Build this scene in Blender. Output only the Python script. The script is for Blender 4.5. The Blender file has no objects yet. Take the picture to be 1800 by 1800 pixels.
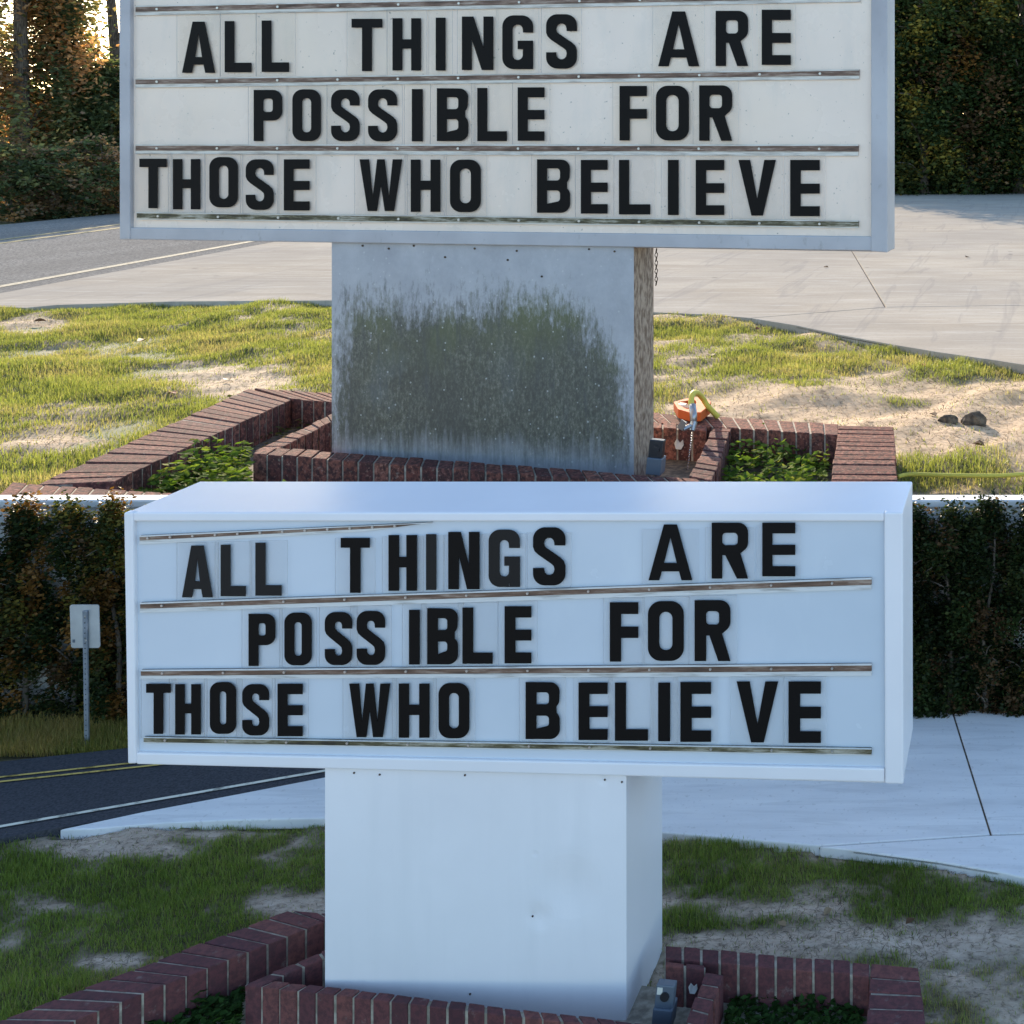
import bpy, bmesh, math, random
import numpy as np
from mathutils import Vector
random.seed(7); rng = np.random.default_rng(7)
sc = bpy.context.scene
COL = sc.collection
# ------------------------------------------------------------------ camera, sky, sun, exposure
F, X0, Y0 = 2200.0, 1800.0, 235.0            # focal length and principal point on the 1800 px photograph
cam = bpy.data.cameras.new('camera'); co = bpy.data.objects.new('camera', cam); COL.objects.link(co)
co.location = (0, 0, 0); co.rotation_euler = (math.radians(90), 0, 0)
cam.sensor_width = 36; cam.lens = F / 1800 * 36
cam.shift_x = (900 - X0) / 1800; cam.shift_y = -(900 - Y0) / 1800
cam.clip_start = .05; cam.clip_end = 2000
sc.camera = co
SUN_EL, SUN_AZ = math.radians(16), math.radians(-26)      # azimuth from +Y, negative = left
world = bpy.data.worlds.new('World'); sc.world = world; world.use_nodes = True
wn = world.node_tree.nodes; bg = wn['Background']
sky = wn.new('ShaderNodeTexSky'); sky.sky_type = 'NISHITA'; sky.sun_disc = False
sky.sun_elevation = SUN_EL; sky.sun_rotation = SUN_AZ; sky.air_density = 1.0; sky.dust_density = .7; sky.ozone_density = 2.0
world.node_tree.links.new(sky.outputs[0], bg.inputs[0]); bg.inputs[1].default_value = .15
sd = Vector((math.sin(SUN_AZ) * math.cos(SUN_EL), math.cos(SUN_AZ) * math.cos(SUN_EL), math.sin(SUN_EL)))
sl = bpy.data.lights.new('sun', 'SUN'); sl.energy = 4.0; sl.angle = math.radians(.5); sl.color = (1, .84, .64)
so = bpy.data.objects.new('sun', sl); COL.objects.link(so); so.rotation_euler = sd.to_track_quat('Z', 'Y').to_euler()
so.location = (-5, 10, 12)
sc.view_settings.view_transform = 'Standard'; sc.view_settings.look = 'None'
sc.view_settings.exposure = 1.5; sc.view_settings.gamma = 1; sc.view_settings.use_curve_mapping = False

# ------------------------------------------------------------------ levels
ZG, ZT, ZC = -1.60, -1.42, -1.555       # upper lot: ground, brick tops, concrete top
ZB, ZBT, ZBC = -2.17, -2.05, -2.148     # lower lot
DE = 4.74                               # terrace edge

def P(x, y, z):                          # photo pixel -> point on the level z
    d = F * -z / (y - Y0); return Vector(((x - X0) * d / F, d, z))
def V(x, y, d):
    return Vector(((x - X0) * d / F, d, (Y0 - y) * d / F))
def px(X, Y, Z): return X0 + X / Y * F, Y0 - Z / Y * F

class Plane:                             # an upright sign plane
    def __init__(s, x, d, yaw):
        s.n = Vector((math.sin(yaw), math.cos(yaw), 0)); s.C = V(x, Y0, d)
    def at(s, x, y, off=0.0):            # off > 0 : towards the viewer
        r = Vector(((x - X0) / F, 1, (Y0 - y) / F))
        return r * ((s.n.dot(s.C) - off) / s.n.dot(r))
PA = Plane(850, 5.55, math.radians(8))
PB = Plane(850, 3.03, 0)

# ------------------------------------------------------------------ materials
def mat(name, base=(.5, .5, .5), rough=.6, metal=0, spec=.5):
    m = bpy.data.materials.new(name); m.use_nodes = True
    b = m.node_tree.nodes['Principled BSDF']
    b.inputs['Base Color'].default_value = (*base, 1); b.inputs['Roughness'].default_value = rough
    b.inputs['Metallic'].default_value = metal; b.inputs['Specular IOR Level'].default_value = spec
    return m
class N:                                  # small node helper
    def __init__(s, m): s.t = m.node_tree; s.b = s.t.nodes['Principled BSDF']; s._tc = None
    def tc(s, out='Object'):
        if not s._tc: s._tc = s.t.nodes.new('ShaderNodeTexCoord')
        return s._tc.outputs[out]
    def lk(s, a, b): s.t.links.new(a, b)
    def mapping(s, v, sc_=(1, 1, 1), loc=(0, 0, 0)):
        n = s.t.nodes.new('ShaderNodeMapping'); n.inputs['Scale'].default_value = sc_; n.inputs['Location'].default_value = loc
        s.lk(v, n.inputs[0]); return n.outputs[0]
    def noise(s, v, scale, detail=4, rough=.55, dist=0):
        n = s.t.nodes.new('ShaderNodeTexNoise'); n.inputs['Scale'].default_value = scale
        n.inputs['Detail'].default_value = detail; n.inputs['Roughness'].default_value = rough; n.inputs['Distortion'].default_value = dist
        s.lk(v, n.inputs['Vector']); return n.outputs['Fac']
    def voro(s, v, scale):
        n = s.t.nodes.new('ShaderNodeTexVoronoi'); n.inputs['Scale'].default_value = scale
        s.lk(v, n.inputs['Vector']); return n.outputs['Distance']
    def ramp(s, v, stops):
        n = s.t.nodes.new('ShaderNodeValToRGB'); e = n.color_ramp.elements
        while len(e) < len(stops): e.new(.5)
        for i, (p, c) in enumerate(stops):
            e[i].position = p; e[i].color = (*c, 1) if hasattr(c, '__len__') else (c, c, c, 1)
        s.lk(v, n.inputs[0]); return n.outputs[0]
    def mix(s, f, a, b, mode='MIX'):
        n = s.t.nodes.new('ShaderNodeMix'); n.data_type = 'RGBA'; n.blend_type = mode
        for inp, val in ((n.inputs[0], f), (n.inputs[6], a), (n.inputs[7], b)):
            if hasattr(val, 'is_linked'): s.lk(val, inp)
            elif hasattr(val, '__len__'): inp.default_value = (*val, 1)
            else: inp.default_value = val
        return n.outputs[2]
    def math(s, op, a, b=0.0):
        n = s.t.nodes.new('ShaderNodeMath'); n.operation = op
        for i, val in enumerate((a, b)):
            if hasattr(val, 'is_linked'): s.lk(val, n.inputs[i])
            else: n.inputs[i].default_value = val
        return n.outputs[0]
    def sep(s, v):
        n = s.t.nodes.new('ShaderNodeSeparateXYZ'); s.lk(v, n.inputs[0]); return n.outputs
    def attr(s, name):
        n = s.t.nodes.new('ShaderNodeAttribute'); n.attribute_name = name; return n.outputs['Color']
    def rand(s):
        return s.t.nodes.new('ShaderNodeObjectInfo').outputs['Random']
    def col(s, v): s.lk(v, s.b.inputs['Base Color'])
    def rough(s, v): s.lk(v, s.b.inputs['Roughness'])
    def bump(s, v, strength=.3, dist=.01):
        n = s.t.nodes.new('ShaderNodeBump'); n.inputs['Strength'].default_value = strength; n.inputs['Distance'].default_value = dist
        s.lk(v, n.inputs['Height']); s.lk(n.outputs[0], s.b.inputs['Normal'])

M = {}
def speckled(name, a, b, scale, rough=.7, metal=0, lo=.4, hi=.65, bump=.15, stretch=(1, 1, 1), spec=.5, bd=.005):
    m = mat(name, a, rough, metal, spec); n = N(m)
    v = n.noise(n.mapping(n.tc(), stretch), scale, 6)
    n.col(n.ramp(v, [(lo, a), (hi, b)])); n.bump(v, bump, bd); M[name] = m; return m
# upper sign
m = M['aged_panel'] = mat('aged_panel', (.6, .58, .55), .22); n = N(m); v = n.tc()
c = n.ramp(n.noise(v, 1.3, 5), [(.3, (.80, .66, .55)), (.7, (.89, .74, .63))])
c = n.mix(n.ramp(n.noise(n.mapping(v, (1, 1, .35)), 5, 7, .65), [(.52, 0.), (.8, .5)]), c, (.56, .52, .47))
sp = n.ramp(n.noise(v, 55, 2), [(.70, 0.), (.76, .8)]); c = n.mix(sp, c, (.25, .23, .2)); n.col(c)
n.rough(n.ramp(n.noise(v, 3, 5), [(.3, .12), (.7, .4)]))
m = M['white_panel'] = mat('white_panel', (.66, .72, .75), .16); n = N(m); v = n.tc()
c = n.ramp(n.noise(v, 1.6, 5), [(.3, (.56, .62, .69)), (.7, (.65, .70, .77))])
c = n.mix(n.ramp(n.noise(n.mapping(v, (1, 1, .4)), 6, 6, .65), [(.55, 0.), (.8, .45)]), c, (.68, .74, .78)); n.col(c)
n.rough(n.ramp(n.noise(v, 5, 5), [(.3, .08), (.7, .3)]))
m = M['old_aluminium'] = mat('old_aluminium', (.5, .5, .52), .6, .12); n = N(m); v = n.tc()
c = n.ramp(n.noise(v, 3, 6), [(.3, (.38, .37, .39)), (.7, (.50, .49, .505))])
c = n.mix(n.ramp(n.noise(n.mapping(v, (1, 1, .5)), 22, 6, .7), [(.6, 0.), (.75, .6)]), c, (.25, .23, .22)); n.col(c); n.bump(n.noise(v, 9, 3), .05)
m = M['white_paint'] = mat('white_paint', (.80, .80, .80), .38); n = N(m); v = n.tc()
n.col(n.ramp(n.noise(v, 2.5, 6), [(.3, (.78, .765, .79)), (.7, (.84, .825, .85))])); n.bump(n.noise(v, 5, 2), .05, .02)
DENT = []
# weathered pedestal front: algae stain with its own outline (generated coordinates: x across, z up)
m = M['stained_metal'] = mat('stained_metal', (.4, .42, .45), .55, .15); n = N(m); g = n.tc('Generated'); s3 = n.sep(g); ob = n.tc('Object') if False else None
tc2 = m.node_tree.nodes.new('ShaderNodeTexCoord'); v = tc2.outputs['Object']
streak = n.noise(n.mapping(v, (34, 34, 3.5)), 1.0, 8, .72)
fine = n.noise(n.mapping(v, (60, 60, 22)), 1.0, 7, .75)
blot = n.noise(v, 3.2, 5)
u_, w_ = s3[0], s3[2]
SUB = lambda a, b: n.math('SUBTRACT', a, b); ADD = lambda a, b: n.math('ADD', a, b); MUL = lambda a, b: n.math('MULTIPLY', a, b)
wob = MUL(SUB(blot, .5), .16)
ex = n.math('MAXIMUM', SUB(MUL(u_, 3.2), 2.35), 0.0)                    # upper right corner is rounded off
topd = SUB(SUB(ADD(.80, wob), w_), MUL(MUL(ex, ex), .45))
sided = n.math('MINIMUM', ADD(SUB(u_, .01), MUL(SUB(.62, w_), .12)), ADD(SUB(.995, u_), MUL(SUB(.50, w_), .12)))
dd = n.math('MINIMUM', topd, MUL(sided, 2.2))
dd = ADD(ADD(MUL(dd, 5.0), MUL(SUB(fine, .5), 2.6)), ADD(MUL(SUB(streak, .5), 1.5), MUL(wob, 3.0)))
mk = n.ramp(dd, [(.0, 0.), (.75, 1.)])
low = n.math('ADD', n.math('SUBTRACT', w_, .13), n.math('MULTIPLY', n.math('SUBTRACT', streak, .5), .30))
mk = n.math('MULTIPLY', mk, n.ramp(low, [(.0, .25), (.12, 1.)]))
base = n.ramp(n.noise(v, 6, 6, .7), [(.3, (.34, .345, .375)), (.7, (.46, .465, .49))])
base = n.mix(n.ramp(fine, [(.60, 0.), (.72, .45)]), base, (.58, .6, .64))
fine2 = n.noise(n.mapping(v, (95, 95, 60)), 1.0, 6, .75); big = n.noise(n.mapping(v, (5, 5, 1.5)), 1.0, 5, .6)
st = n.ramp(n.math('ADD', n.math('MULTIPLY', fine, .45), n.math('MULTIPLY', fine2, .55)), [(.36, (.036, .036, .024)), (.50, (.088, .087, .058)), (.64, (.25, .245, .20))])
st = n.mix(n.ramp(big, [(.38, .55), (.56, 0.)]), st, (.045, .045, .036))
gm = n.math('MULTIPLY', n.ramp(n.math('SUBTRACT', w_, .42), [(.0, 0.), (.3, 1.)]), n.ramp(blot, [(.44, 0.), (.60, .8)]))
st = n.mix(gm, st, (.105, .115, .035))
st = n.mix(n.ramp(streak, [(.52, 0.), (.66, .6)]), st, (.06, .065, .065))
tl = n.math('MULTIPLY', n.ramp(n.noise(n.mapping(v, (2.2, 2.2, 2.6), (.4, 0, .7)), 1.0, 4), [(.54, 0.), (.62, .55)]), n.ramp(w_, [(.05, 1.), (.62, 0.)]))
st = n.mix(tl, st, (.17, .20, .22)); c = n.mix(n.math('MULTIPLY', mk, .93), base, st)
dots = n.ramp(n.voro(n.mapping(v, (24, 24, 24)), 1.0), [(.07, 1.), (.12, 0.)])
c = n.mix(n.math('MULTIPLY', dots, .6), c, (.55, .56, .55)); n.col(c); n.bump(fine, .25, .004)
speckled('tan_metal', (.13, .085, .06), (.36, .29, .23), 1, .65, .05, .38, .62, .1, (60, 60, 26))
m = M['track_old'] = mat('track_old', (.4, .35, .3), .55); n = N(m); v = n.tc()
k = n.noise(n.mapping(v, (7, 7, 60)), 1, 7, .7)
n.col(n.ramp(k, [(.33, (.05, .028, .018)), (.50, (.17, .10, .07)), (.64, (.38, .29, .23)), (.78, (.55, .48, .42))]))
m = M['track_mould'] = mat('track_mould', (.3, .3, .2), .6); n = N(m); v = n.tc()
k = n.noise(n.mapping(v, (6, 6, 45)), 1, 7, .75)
n.col(n.ramp(k, [(.38, (.03, .025, .015)), (.48, (.10, .085, .04)), (.58, (.36, .33, .26)), (.75, (.6, .57, .5))]))
speckled('track_lip', (.42, .38, .34), (.66, .63, .58), 1, .4, .1, .35, .55, .05, (9, 9, 90))
speckled('track_lip_clean', (.34, .33, .31), (.68, .69, .69), 1, .4, .1, .30, .48, .05, (9, 9, 120))
M['screw'] = mat('screw', (.55, .55, .54), .35, .8)
M['letter_black'] = mat('letter_black', (.008, .007, .007), .45, 0, .10)
M['letter_faded'] = mat('letter_faded', (.019, .018, .018), .42, 0, .15)
m = M['clear_back'] = bpy.data.materials.new('clear_back'); m.use_nodes = True; t = m.node_tree; t.nodes.clear()
o_ = t.nodes.new('ShaderNodeOutputMaterial'); tr = t.nodes.new('ShaderNodeBsdfTransparent'); t.links.new(tr.outputs[0], o_.inputs[0])
m = M['clear_plastic'] = bpy.data.materials.new('clear_plastic'); m.use_nodes = True; t = m.node_tree; t.nodes.clear()
o_ = t.nodes.new('ShaderNodeOutputMaterial'); tr = t.nodes.new('ShaderNodeBsdfTransparent'); df = t.nodes.new('ShaderNodeBsdfDiffuse')
gl = t.nodes.new('ShaderNodeBsdfGlossy'); gl.inputs['Roughness'].default_value = .08; tr.inputs[0].default_value = (1, 1, 1, 1)
df.inputs[0].default_value = (.9, .9, .9, 1); m1 = t.nodes.new('ShaderNodeMixShader'); m2 = t.nodes.new('ShaderNodeMixShader')
fr = t.nodes.new('ShaderNodeFresnel'); fr.inputs[0].default_value = 1.45
oi = t.nodes.new('ShaderNodeObjectInfo'); mr = t.nodes.new('ShaderNodeMath'); mr.operation = 'MULTIPLY'; mr.inputs[1].default_value = .10
t.links.new(oi.outputs['Random'], mr.inputs[0]); t.links.new(mr.outputs[0], m1.inputs[0])
t.links.new(tr.outputs[0], m1.inputs[1]); t.links.new(df.outputs[0], m1.inputs[2])
mf = t.nodes.new('ShaderNodeMath'); mf.operation = 'MULTIPLY'; mf.inputs[1].default_value = .5; t.links.new(fr.outputs[0], mf.inputs[0]); t.links.new(mf.outputs[0], m2.inputs[0]); t.links.new(m1.outputs[0], m2.inputs[1]); t.links.new(gl.outputs[0], m2.inputs[2]); t.links.new(m2.outputs[0], o_.inputs[0])
M['plastic_edge'] = mat('plastic_edge', (.5, .5, .51), .3)
# masonry
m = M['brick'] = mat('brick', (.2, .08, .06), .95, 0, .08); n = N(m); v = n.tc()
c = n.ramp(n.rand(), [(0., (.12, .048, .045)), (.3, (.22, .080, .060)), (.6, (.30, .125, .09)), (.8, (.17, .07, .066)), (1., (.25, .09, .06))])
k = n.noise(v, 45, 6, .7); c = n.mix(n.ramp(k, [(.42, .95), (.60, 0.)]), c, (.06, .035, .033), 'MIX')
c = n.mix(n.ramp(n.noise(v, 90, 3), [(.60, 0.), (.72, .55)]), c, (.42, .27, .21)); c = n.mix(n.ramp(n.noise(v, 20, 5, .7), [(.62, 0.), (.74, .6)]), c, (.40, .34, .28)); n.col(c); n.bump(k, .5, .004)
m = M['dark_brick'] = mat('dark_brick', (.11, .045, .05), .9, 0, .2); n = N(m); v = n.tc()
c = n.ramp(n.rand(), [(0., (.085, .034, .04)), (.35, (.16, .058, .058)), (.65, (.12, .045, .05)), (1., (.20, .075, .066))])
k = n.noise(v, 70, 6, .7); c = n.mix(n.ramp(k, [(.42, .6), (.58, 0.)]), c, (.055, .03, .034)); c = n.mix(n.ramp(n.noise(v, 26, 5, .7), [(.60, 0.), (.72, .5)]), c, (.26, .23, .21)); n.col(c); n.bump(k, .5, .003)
speckled('mortar', (.22, .19, .15), (.42, .37, .30), 40, .95)
m = M['concrete'] = mat('concrete', (.4, .38, .34), 1, 0, 0); n = N(m); v = n.tc()
k1 = n.noise(n.mapping(v, (.5, 1.6, 1)), 1.2, 8, .7, .4); k2 = n.noise(v, 30, 5); k3 = n.noise(v, .45, 4)
c = n.ramp(k1, [(.3, (.36, .31, .245)), (.5, (.43, .375, .305)), (.7, (.50, .445, .365))])
c = n.mix(n.ramp(k3, [(.38, .6), (.62, 0.)]), c, (.36, .325, .28)); c = n.mix(n.ramp(k2, [(.3, .25), (.5, 0.)]), c, (.25, .23, .21))
tm = n.ramp(n.noise(n.mapping(v, (1.1, 14, 1), (3, 1, 0)), 1.0, 3, .5, .25), [(.57, 0.), (.62, .35), (.67, 0.)]); c = n.mix(tm, c, (.62, .58, .52))
tm = n.ramp(n.noise(n.mapping(v, (5.5, .35, 1), (1, 4, 0)), 1.0, 3, .5, .6), [(.58, 0.), (.63, .35), (.68, 0.)]); c = n.mix(tm, c, (.27, .25, .23))
c = n.mix(n.ramp(n.voro(n.mapping(v, (1.4, 1.4, 1.4)), 1.0), [(.03, .6), (.06, 0.)]), c, (.14, .13, .12)); n.col(c); n.bump(k1, .12, .01)
m = M['pale_concrete'] = mat('pale_concrete', (.6, .6, .6), .75); n = N(m); v = n.tc()
k1 = n.noise(n.mapping(v, (1.2, 9, 1)), 1.2, 7, .65); k2 = n.noise(v, 60, 4)
c = n.ramp(k1, [(.3, (.64, .64, .64)), (.5, (.71, .71, .71)), (.7, (.78, .78, .77))])
c = n.mix(n.ramp(k2, [(.28, .4), (.40, 0.)]), c, (.35, .34, .33))
tm = n.ramp(n.noise(n.mapping(v, (2.5, 22, 1), (3, 1, 0)), 1.0, 4, .5, .3), [(.54, 0.), (.62, .35), (.69, 0.)]); c = n.mix(tm, c, (.50, .50, .50))
c = n.mix(n.ramp(n.voro(n.mapping(v, (5, 5, 5)), 1.0), [(.03, .55), (.06, 0.)]), c, (.22, .21, .2)); n.col(c); n.bump(k1, .1, .006)
m = M['wall_white'] = mat('wall_white', (.7, .7, .69), .8); n = N(m); v = n.tc()
n.col(n.ramp(n.noise(n.mapping(v, (2, 2, .7)), 2, 7, .65), [(.3, (.60, .60, .59)), (.7, (.78, .78, .77))])); n.bump(n.noise(v, 40, 4), .15, .004)
m = M['asphalt_worn'] = mat('asphalt_worn', (.15, .15, .145), 1, 0, 0); n = N(m); v = n.tc()
k = n.noise(v, 40, 5, .7); c = n.ramp(k, [(.3, (.075, .072, .068)), (.7, (.44, .41, .365))])
c = n.mix(n.ramp(n.noise(n.mapping(v, (1.3, .12, 1)), 1, 5), [(.4, .4), (.6, 0.)]), c, (.19, .175, .155)); n.col(c); n.bump(k, .3, .01)
m = M['asphalt_dark'] = mat('asphalt_dark', (.05, .05, .055), .9, 0, .1); n = N(m); v = n.tc()
k = n.noise(v, 120, 4, .7); n.col(n.ramp(k, [(.3, (.035, .036, .042)), (.7, (.085, .085, .095))])); n.bump(k, .3, .004)
def paintm(name, c):
    m = M[name] = mat(name, c, .95, 0, .03); n = N(m)
    n.col(n.ramp(n.noise(n.tc(), 25, 6, .7), [(.36, tuple(x * .4 for x in c)), (.50, c)]))
paintm('line_white', (.72, .69, .58)); paintm('line_yellow', (.62, .45, .14)); paintm('worn_white', (.46, .41, .31)); paintm('worn_yellow', (.42, .35, .20))
def lawn_mat(name, sand1, sand2, soil, sc_):
    m = M[name] = mat(name, sand1, .95, 0, .2); n = N(m); v = n.tc()
    k = n.noise(n.mapping(v, (1, 1.6, 1)), 16 * sc_, 8, .7); s = n.ramp(k, [(.34, soil), (.46, sand1), (.68, sand2)])
    s = n.mix(n.ramp(n.noise(v, 2.2 * sc_, 5), [(.4, .5), (.6, 0.)]), s, tuple(x * .75 for x in sand1))
    a = n.attr('cover'); c = n.mix(a, s, n.ramp(k, [(.35, tuple(x * .5 for x in soil)), (.65, (.13, .12, .045))])); n.col(c); n.bump(k, .5, .012)
lawn_mat('lawn_soil', (.50, .36, .23), (.62, .47, .32), (.16, .11, .07), 1)
lawn_mat('lower_soil', (.50, .39, .30), (.66, .54, .44), (.15, .115, .085), 2)
speckled('far_ground', (.10, .12, .05), (.22, .19, .11), 3, .95)
speckled('bounce_ground', (.25, .215, .195), (.38, .33, .30), 6, .95)  # unseen ground on the viewer's side, coloured to bounce warm light onto the signs
speckled('soil', (.05, .038, .028), (.16, .12, .08), 30, .95)
def leafm(name, trans=.35, rough=.5, tint=(1, 1, 1), spec=.12):
    m = M[name] = bpy.data.materials.new(name); m.use_nodes = True; t = m.node_tree; b = t.nodes['Principled BSDF']; out = t.nodes['Material Output']
    at = t.nodes.new('ShaderNodeAttribute'); at.attribute_name = 'Col'; b.inputs['Roughness'].default_value = rough; b.inputs['Specular IOR Level'].default_value = spec
    t.links.new(at.outputs['Color'], b.inputs['Base Color']); tr = t.nodes.new('ShaderNodeBsdfTranslucent')
    mx = t.nodes.new('ShaderNodeMix'); mx.data_type = 'RGBA'; mx.blend_type = 'MULTIPLY'; mx.inputs[0].default_value = 1; mx.inputs[7].default_value = (*tint, 1)
    t.links.new(at.outputs['Color'], mx.inputs[6]); t.links.new(mx.outputs[2], tr.inputs[0])
    ms = t.nodes.new('ShaderNodeMixShader'); ms.inputs[0].default_value = trans
    t.links.new(b.outputs[0], ms.inputs[1]); t.links.new(tr.outputs[0], ms.inputs[2]); t.links.new(ms.outputs[0], out.inputs[0])
leafm('grass_blade', .45, .4, (1.5, 1.5, .9)); leafm('leaf', .35, .45, (1.3, 1.3, .8)); leafm('ivy_leaf', .4, .75, (1.5, 1.5, .7), .02); leafm('straw', .2, .7)
speckled('bark', (.05, .04, .032), (.17, .14, .11), 12, .95, stretch=(4, 4, .6))
M['yellow_hose'] = mat('yellow_hose', (.50, .46, .09), .6, 0, .15); M['orange_plastic'] = mat('orange_plastic', (.50, .11, .03), .7, 0, .1)
M['grey_metal'] = mat('grey_metal', (.32, .33, .35), .35, .8); M['black_plastic'] = mat('black_plastic', (.018, .018, .022), .4)
M['grey_box'] = mat('grey_box', (.10, .125, .16), .5, .1); M['pale_sticker'] = mat('pale_sticker', (.6, .6, .55), .6)
speckled('sign_back', (.42, .43, .43), (.55, .56, .56), 8, .45, .3); speckled('galvanised', (.20, .23, .27), (.32, .35, .40), 20, .45, .4)
m = M['water'] = mat('water', (.95, .97, 1), .02); m.node_tree.nodes['Principled BSDF'].inputs['Transmission Weight'].default_value = 1; m.node_tree.nodes['Principled BSDF'].inputs['IOR'].default_value = 1.33
speckled('paper_scrap', (.55, .53, .48), (.75, .73, .68), 30, .8); speckled('chain_rust', (.05, .035, .025), (.14, .09, .06), 60, .7, .4)
leafm('dead_leaf', .3, .6); leafm('back_leaf', .55, .5, (1.5, 1.3, .8))

# ------------------------------------------------------------------ object helpers
W = {}
def tag(o, label=None, cat=None, group=None, kind=None):
    if label: o['label'] = label
    if cat: o['category'] = cat
    if group: o['group'] = group
    if kind: o['kind'] = kind
    return o
def empty(name, loc, label, cat, group=None):
    o = bpy.data.objects.new(name, None); o.empty_display_size = .1; COL.objects.link(o); o.location = loc; W[o.name] = Vector(loc)
    return tag(o, label, cat, group)
def obj(name, verts, faces, m, parent=None, loc=None, smooth=False, bevel=0, mats=None, fmat=None):
    me = bpy.data.meshes.new(name)
    if parent is not None: org = W[parent.name]
    else: org = Vector(loc) if loc is not None else Vector((0, 0, 0))
    vs = np.array([tuple(v) for v in verts], float) - np.array(org)
    me.from_pydata(vs.tolist(), [], faces)
    for mm in (mats or [m]): me.materials.append(M[mm])
    if fmat: me.polygons.foreach_set('material_index', fmat)
    b = bmesh.new(); b.from_mesh(me); bmesh.ops.recalc_face_normals(b, faces=b.faces); b.to_mesh(me); b.free()
    if smooth: me.polygons.foreach_set('use_smooth', [True] * len(me.polygons))
    o = bpy.data.objects.new(name, me); COL.objects.link(o)
    if parent is not None: o.parent = parent
    else: o.location = org
    W[o.name] = org
    if bevel:
        md = o.modifiers.new('bevel', 'BEVEL'); md.width = bevel; md.segments = 2; md.limit_method = 'ANGLE'
    return o
def prism(a, b):                           # two matching rings
    n = len(a); vs = list(a) + list(b)
    fs = [list(range(n)), list(range(n, 2 * n))[::-1]] + [[i, (i + 1) % n, n + (i + 1) % n, n + i] for i in range(n)]
    return vs, fs
def join(*parts):
    vs, fs = [], []
    for v, f in parts:
        k = len(vs); vs += list(v); fs += [[i + k for i in q] for q in f]
    return vs, fs
def plate(pl, pts, off0, off1): return prism([pl.at(x, y, off1) for x, y in pts], [pl.at(x, y, off1) + pl.n * (off1 - off0) for x, y in pts])
def tube(pts, rads, seg=8, cap=True):
    pts = [Vector(p) for p in pts]; vs, fs = [], []
    if not hasattr(rads, '__len__'): rads = [rads] * len(pts)
    for i, p in enumerate(pts):
        d = (pts[min(i + 1, len(pts) - 1)] - pts[max(i - 1, 0)]).normalized()
        a = d.cross(Vector((0, 0, 1)) if abs(d.z) < .9 else Vector((1, 0, 0))).normalized(); c = d.cross(a)
        vs += [p + (a * math.cos(6.2832 * k / seg) + c * math.sin(6.2832 * k / seg)) * rads[i] for k in range(seg)]
    for i in range(len(pts) - 1):
        fs += [[i * seg + k, i * seg + (k + 1) % seg, (i + 1) * seg + (k + 1) % seg, (i + 1) * seg + k] for k in range(seg)]
    if cap: fs += [list(range(seg))[::-1], [(len(pts) - 1) * seg + k for k in range(seg)]]
    return vs, fs
def spline(pts, n=8):
    pts = [Vector(p) for p in pts]; out = []
    for i in range(len(pts) - 1):
        p0, p1, p2, p3 = pts[max(i - 1, 0)], pts[i], pts[i + 1], pts[min(i + 2, len(pts) - 1)]
        for k in range(n):
            t = k / n; out.append(.5 * ((2 * p1) + (p2 - p0) * t + (2 * p0 - 5 * p1 + 4 * p2 - p3) * t * t + (3 * p1 - p0 - 3 * p2 + p3) * t ** 3))
    return out + [pts[-1]]
def box(c, sx, sy, sz, rot=0, tilt=0):
    vs = []
    for z in (-.5, .5):
        for x, y in ((-.5, -.5), (.5, -.5), (.5, .5), (-.5, .5)):
            v = Vector((x * sx, y * sy, z * sz)); v = Vector((v.x * math.cos(tilt) + v.z * math.sin(tilt), v.y, -v.x * math.sin(tilt) + v.z * math.cos(tilt)))
            v = Vector((v.x * math.cos(rot) - v.y * math.sin(rot), v.x * math.sin(rot) + v.y * math.cos(rot), v.z)); vs.append(Vector(c) + v)
    return vs, [[3, 2, 1, 0], [4, 5, 6, 7], [0, 1, 5, 4], [1, 2, 6, 5], [2, 3, 7, 6], [3, 0, 4, 7]]

def quick_mesh(name, verts, faces_flat, fs, m, colors=None, parent=None, loc=(0, 0, 0)):   # numpy mesh: equal-sided faces of fs corners
    org = np.array(W[parent.name] if parent is not None else loc, float)
    me = bpy.data.meshes.new(name); nv = len(verts); nf = len(faces_flat) // fs
    me.vertices.add(nv); me.vertices.foreach_set('co', (verts - org).astype(np.float32).ravel())
    me.loops.add(nf * fs); me.loops.foreach_set('vertex_index', faces_flat.astype(np.int32))
    me.polygons.add(nf); me.polygons.foreach_set('loop_start', np.arange(0, nf * fs, fs, dtype=np.int32))
    me.update(calc_edges=True)
    if colors is not None:
        a = me.attributes.new('Col', 'FLOAT_COLOR', 'POINT'); cc = np.ones((nv, 4), np.float32); cc[:, :3] = colors; a.data.foreach_set('color', cc.ravel())
    me.materials.append(M[m]); o = bpy.data.objects.new(name, me); COL.objects.link(o)
    if parent is not None: o.parent = parent
    else: o.location = loc
    W[o.name] = Vector(org); return o

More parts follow.
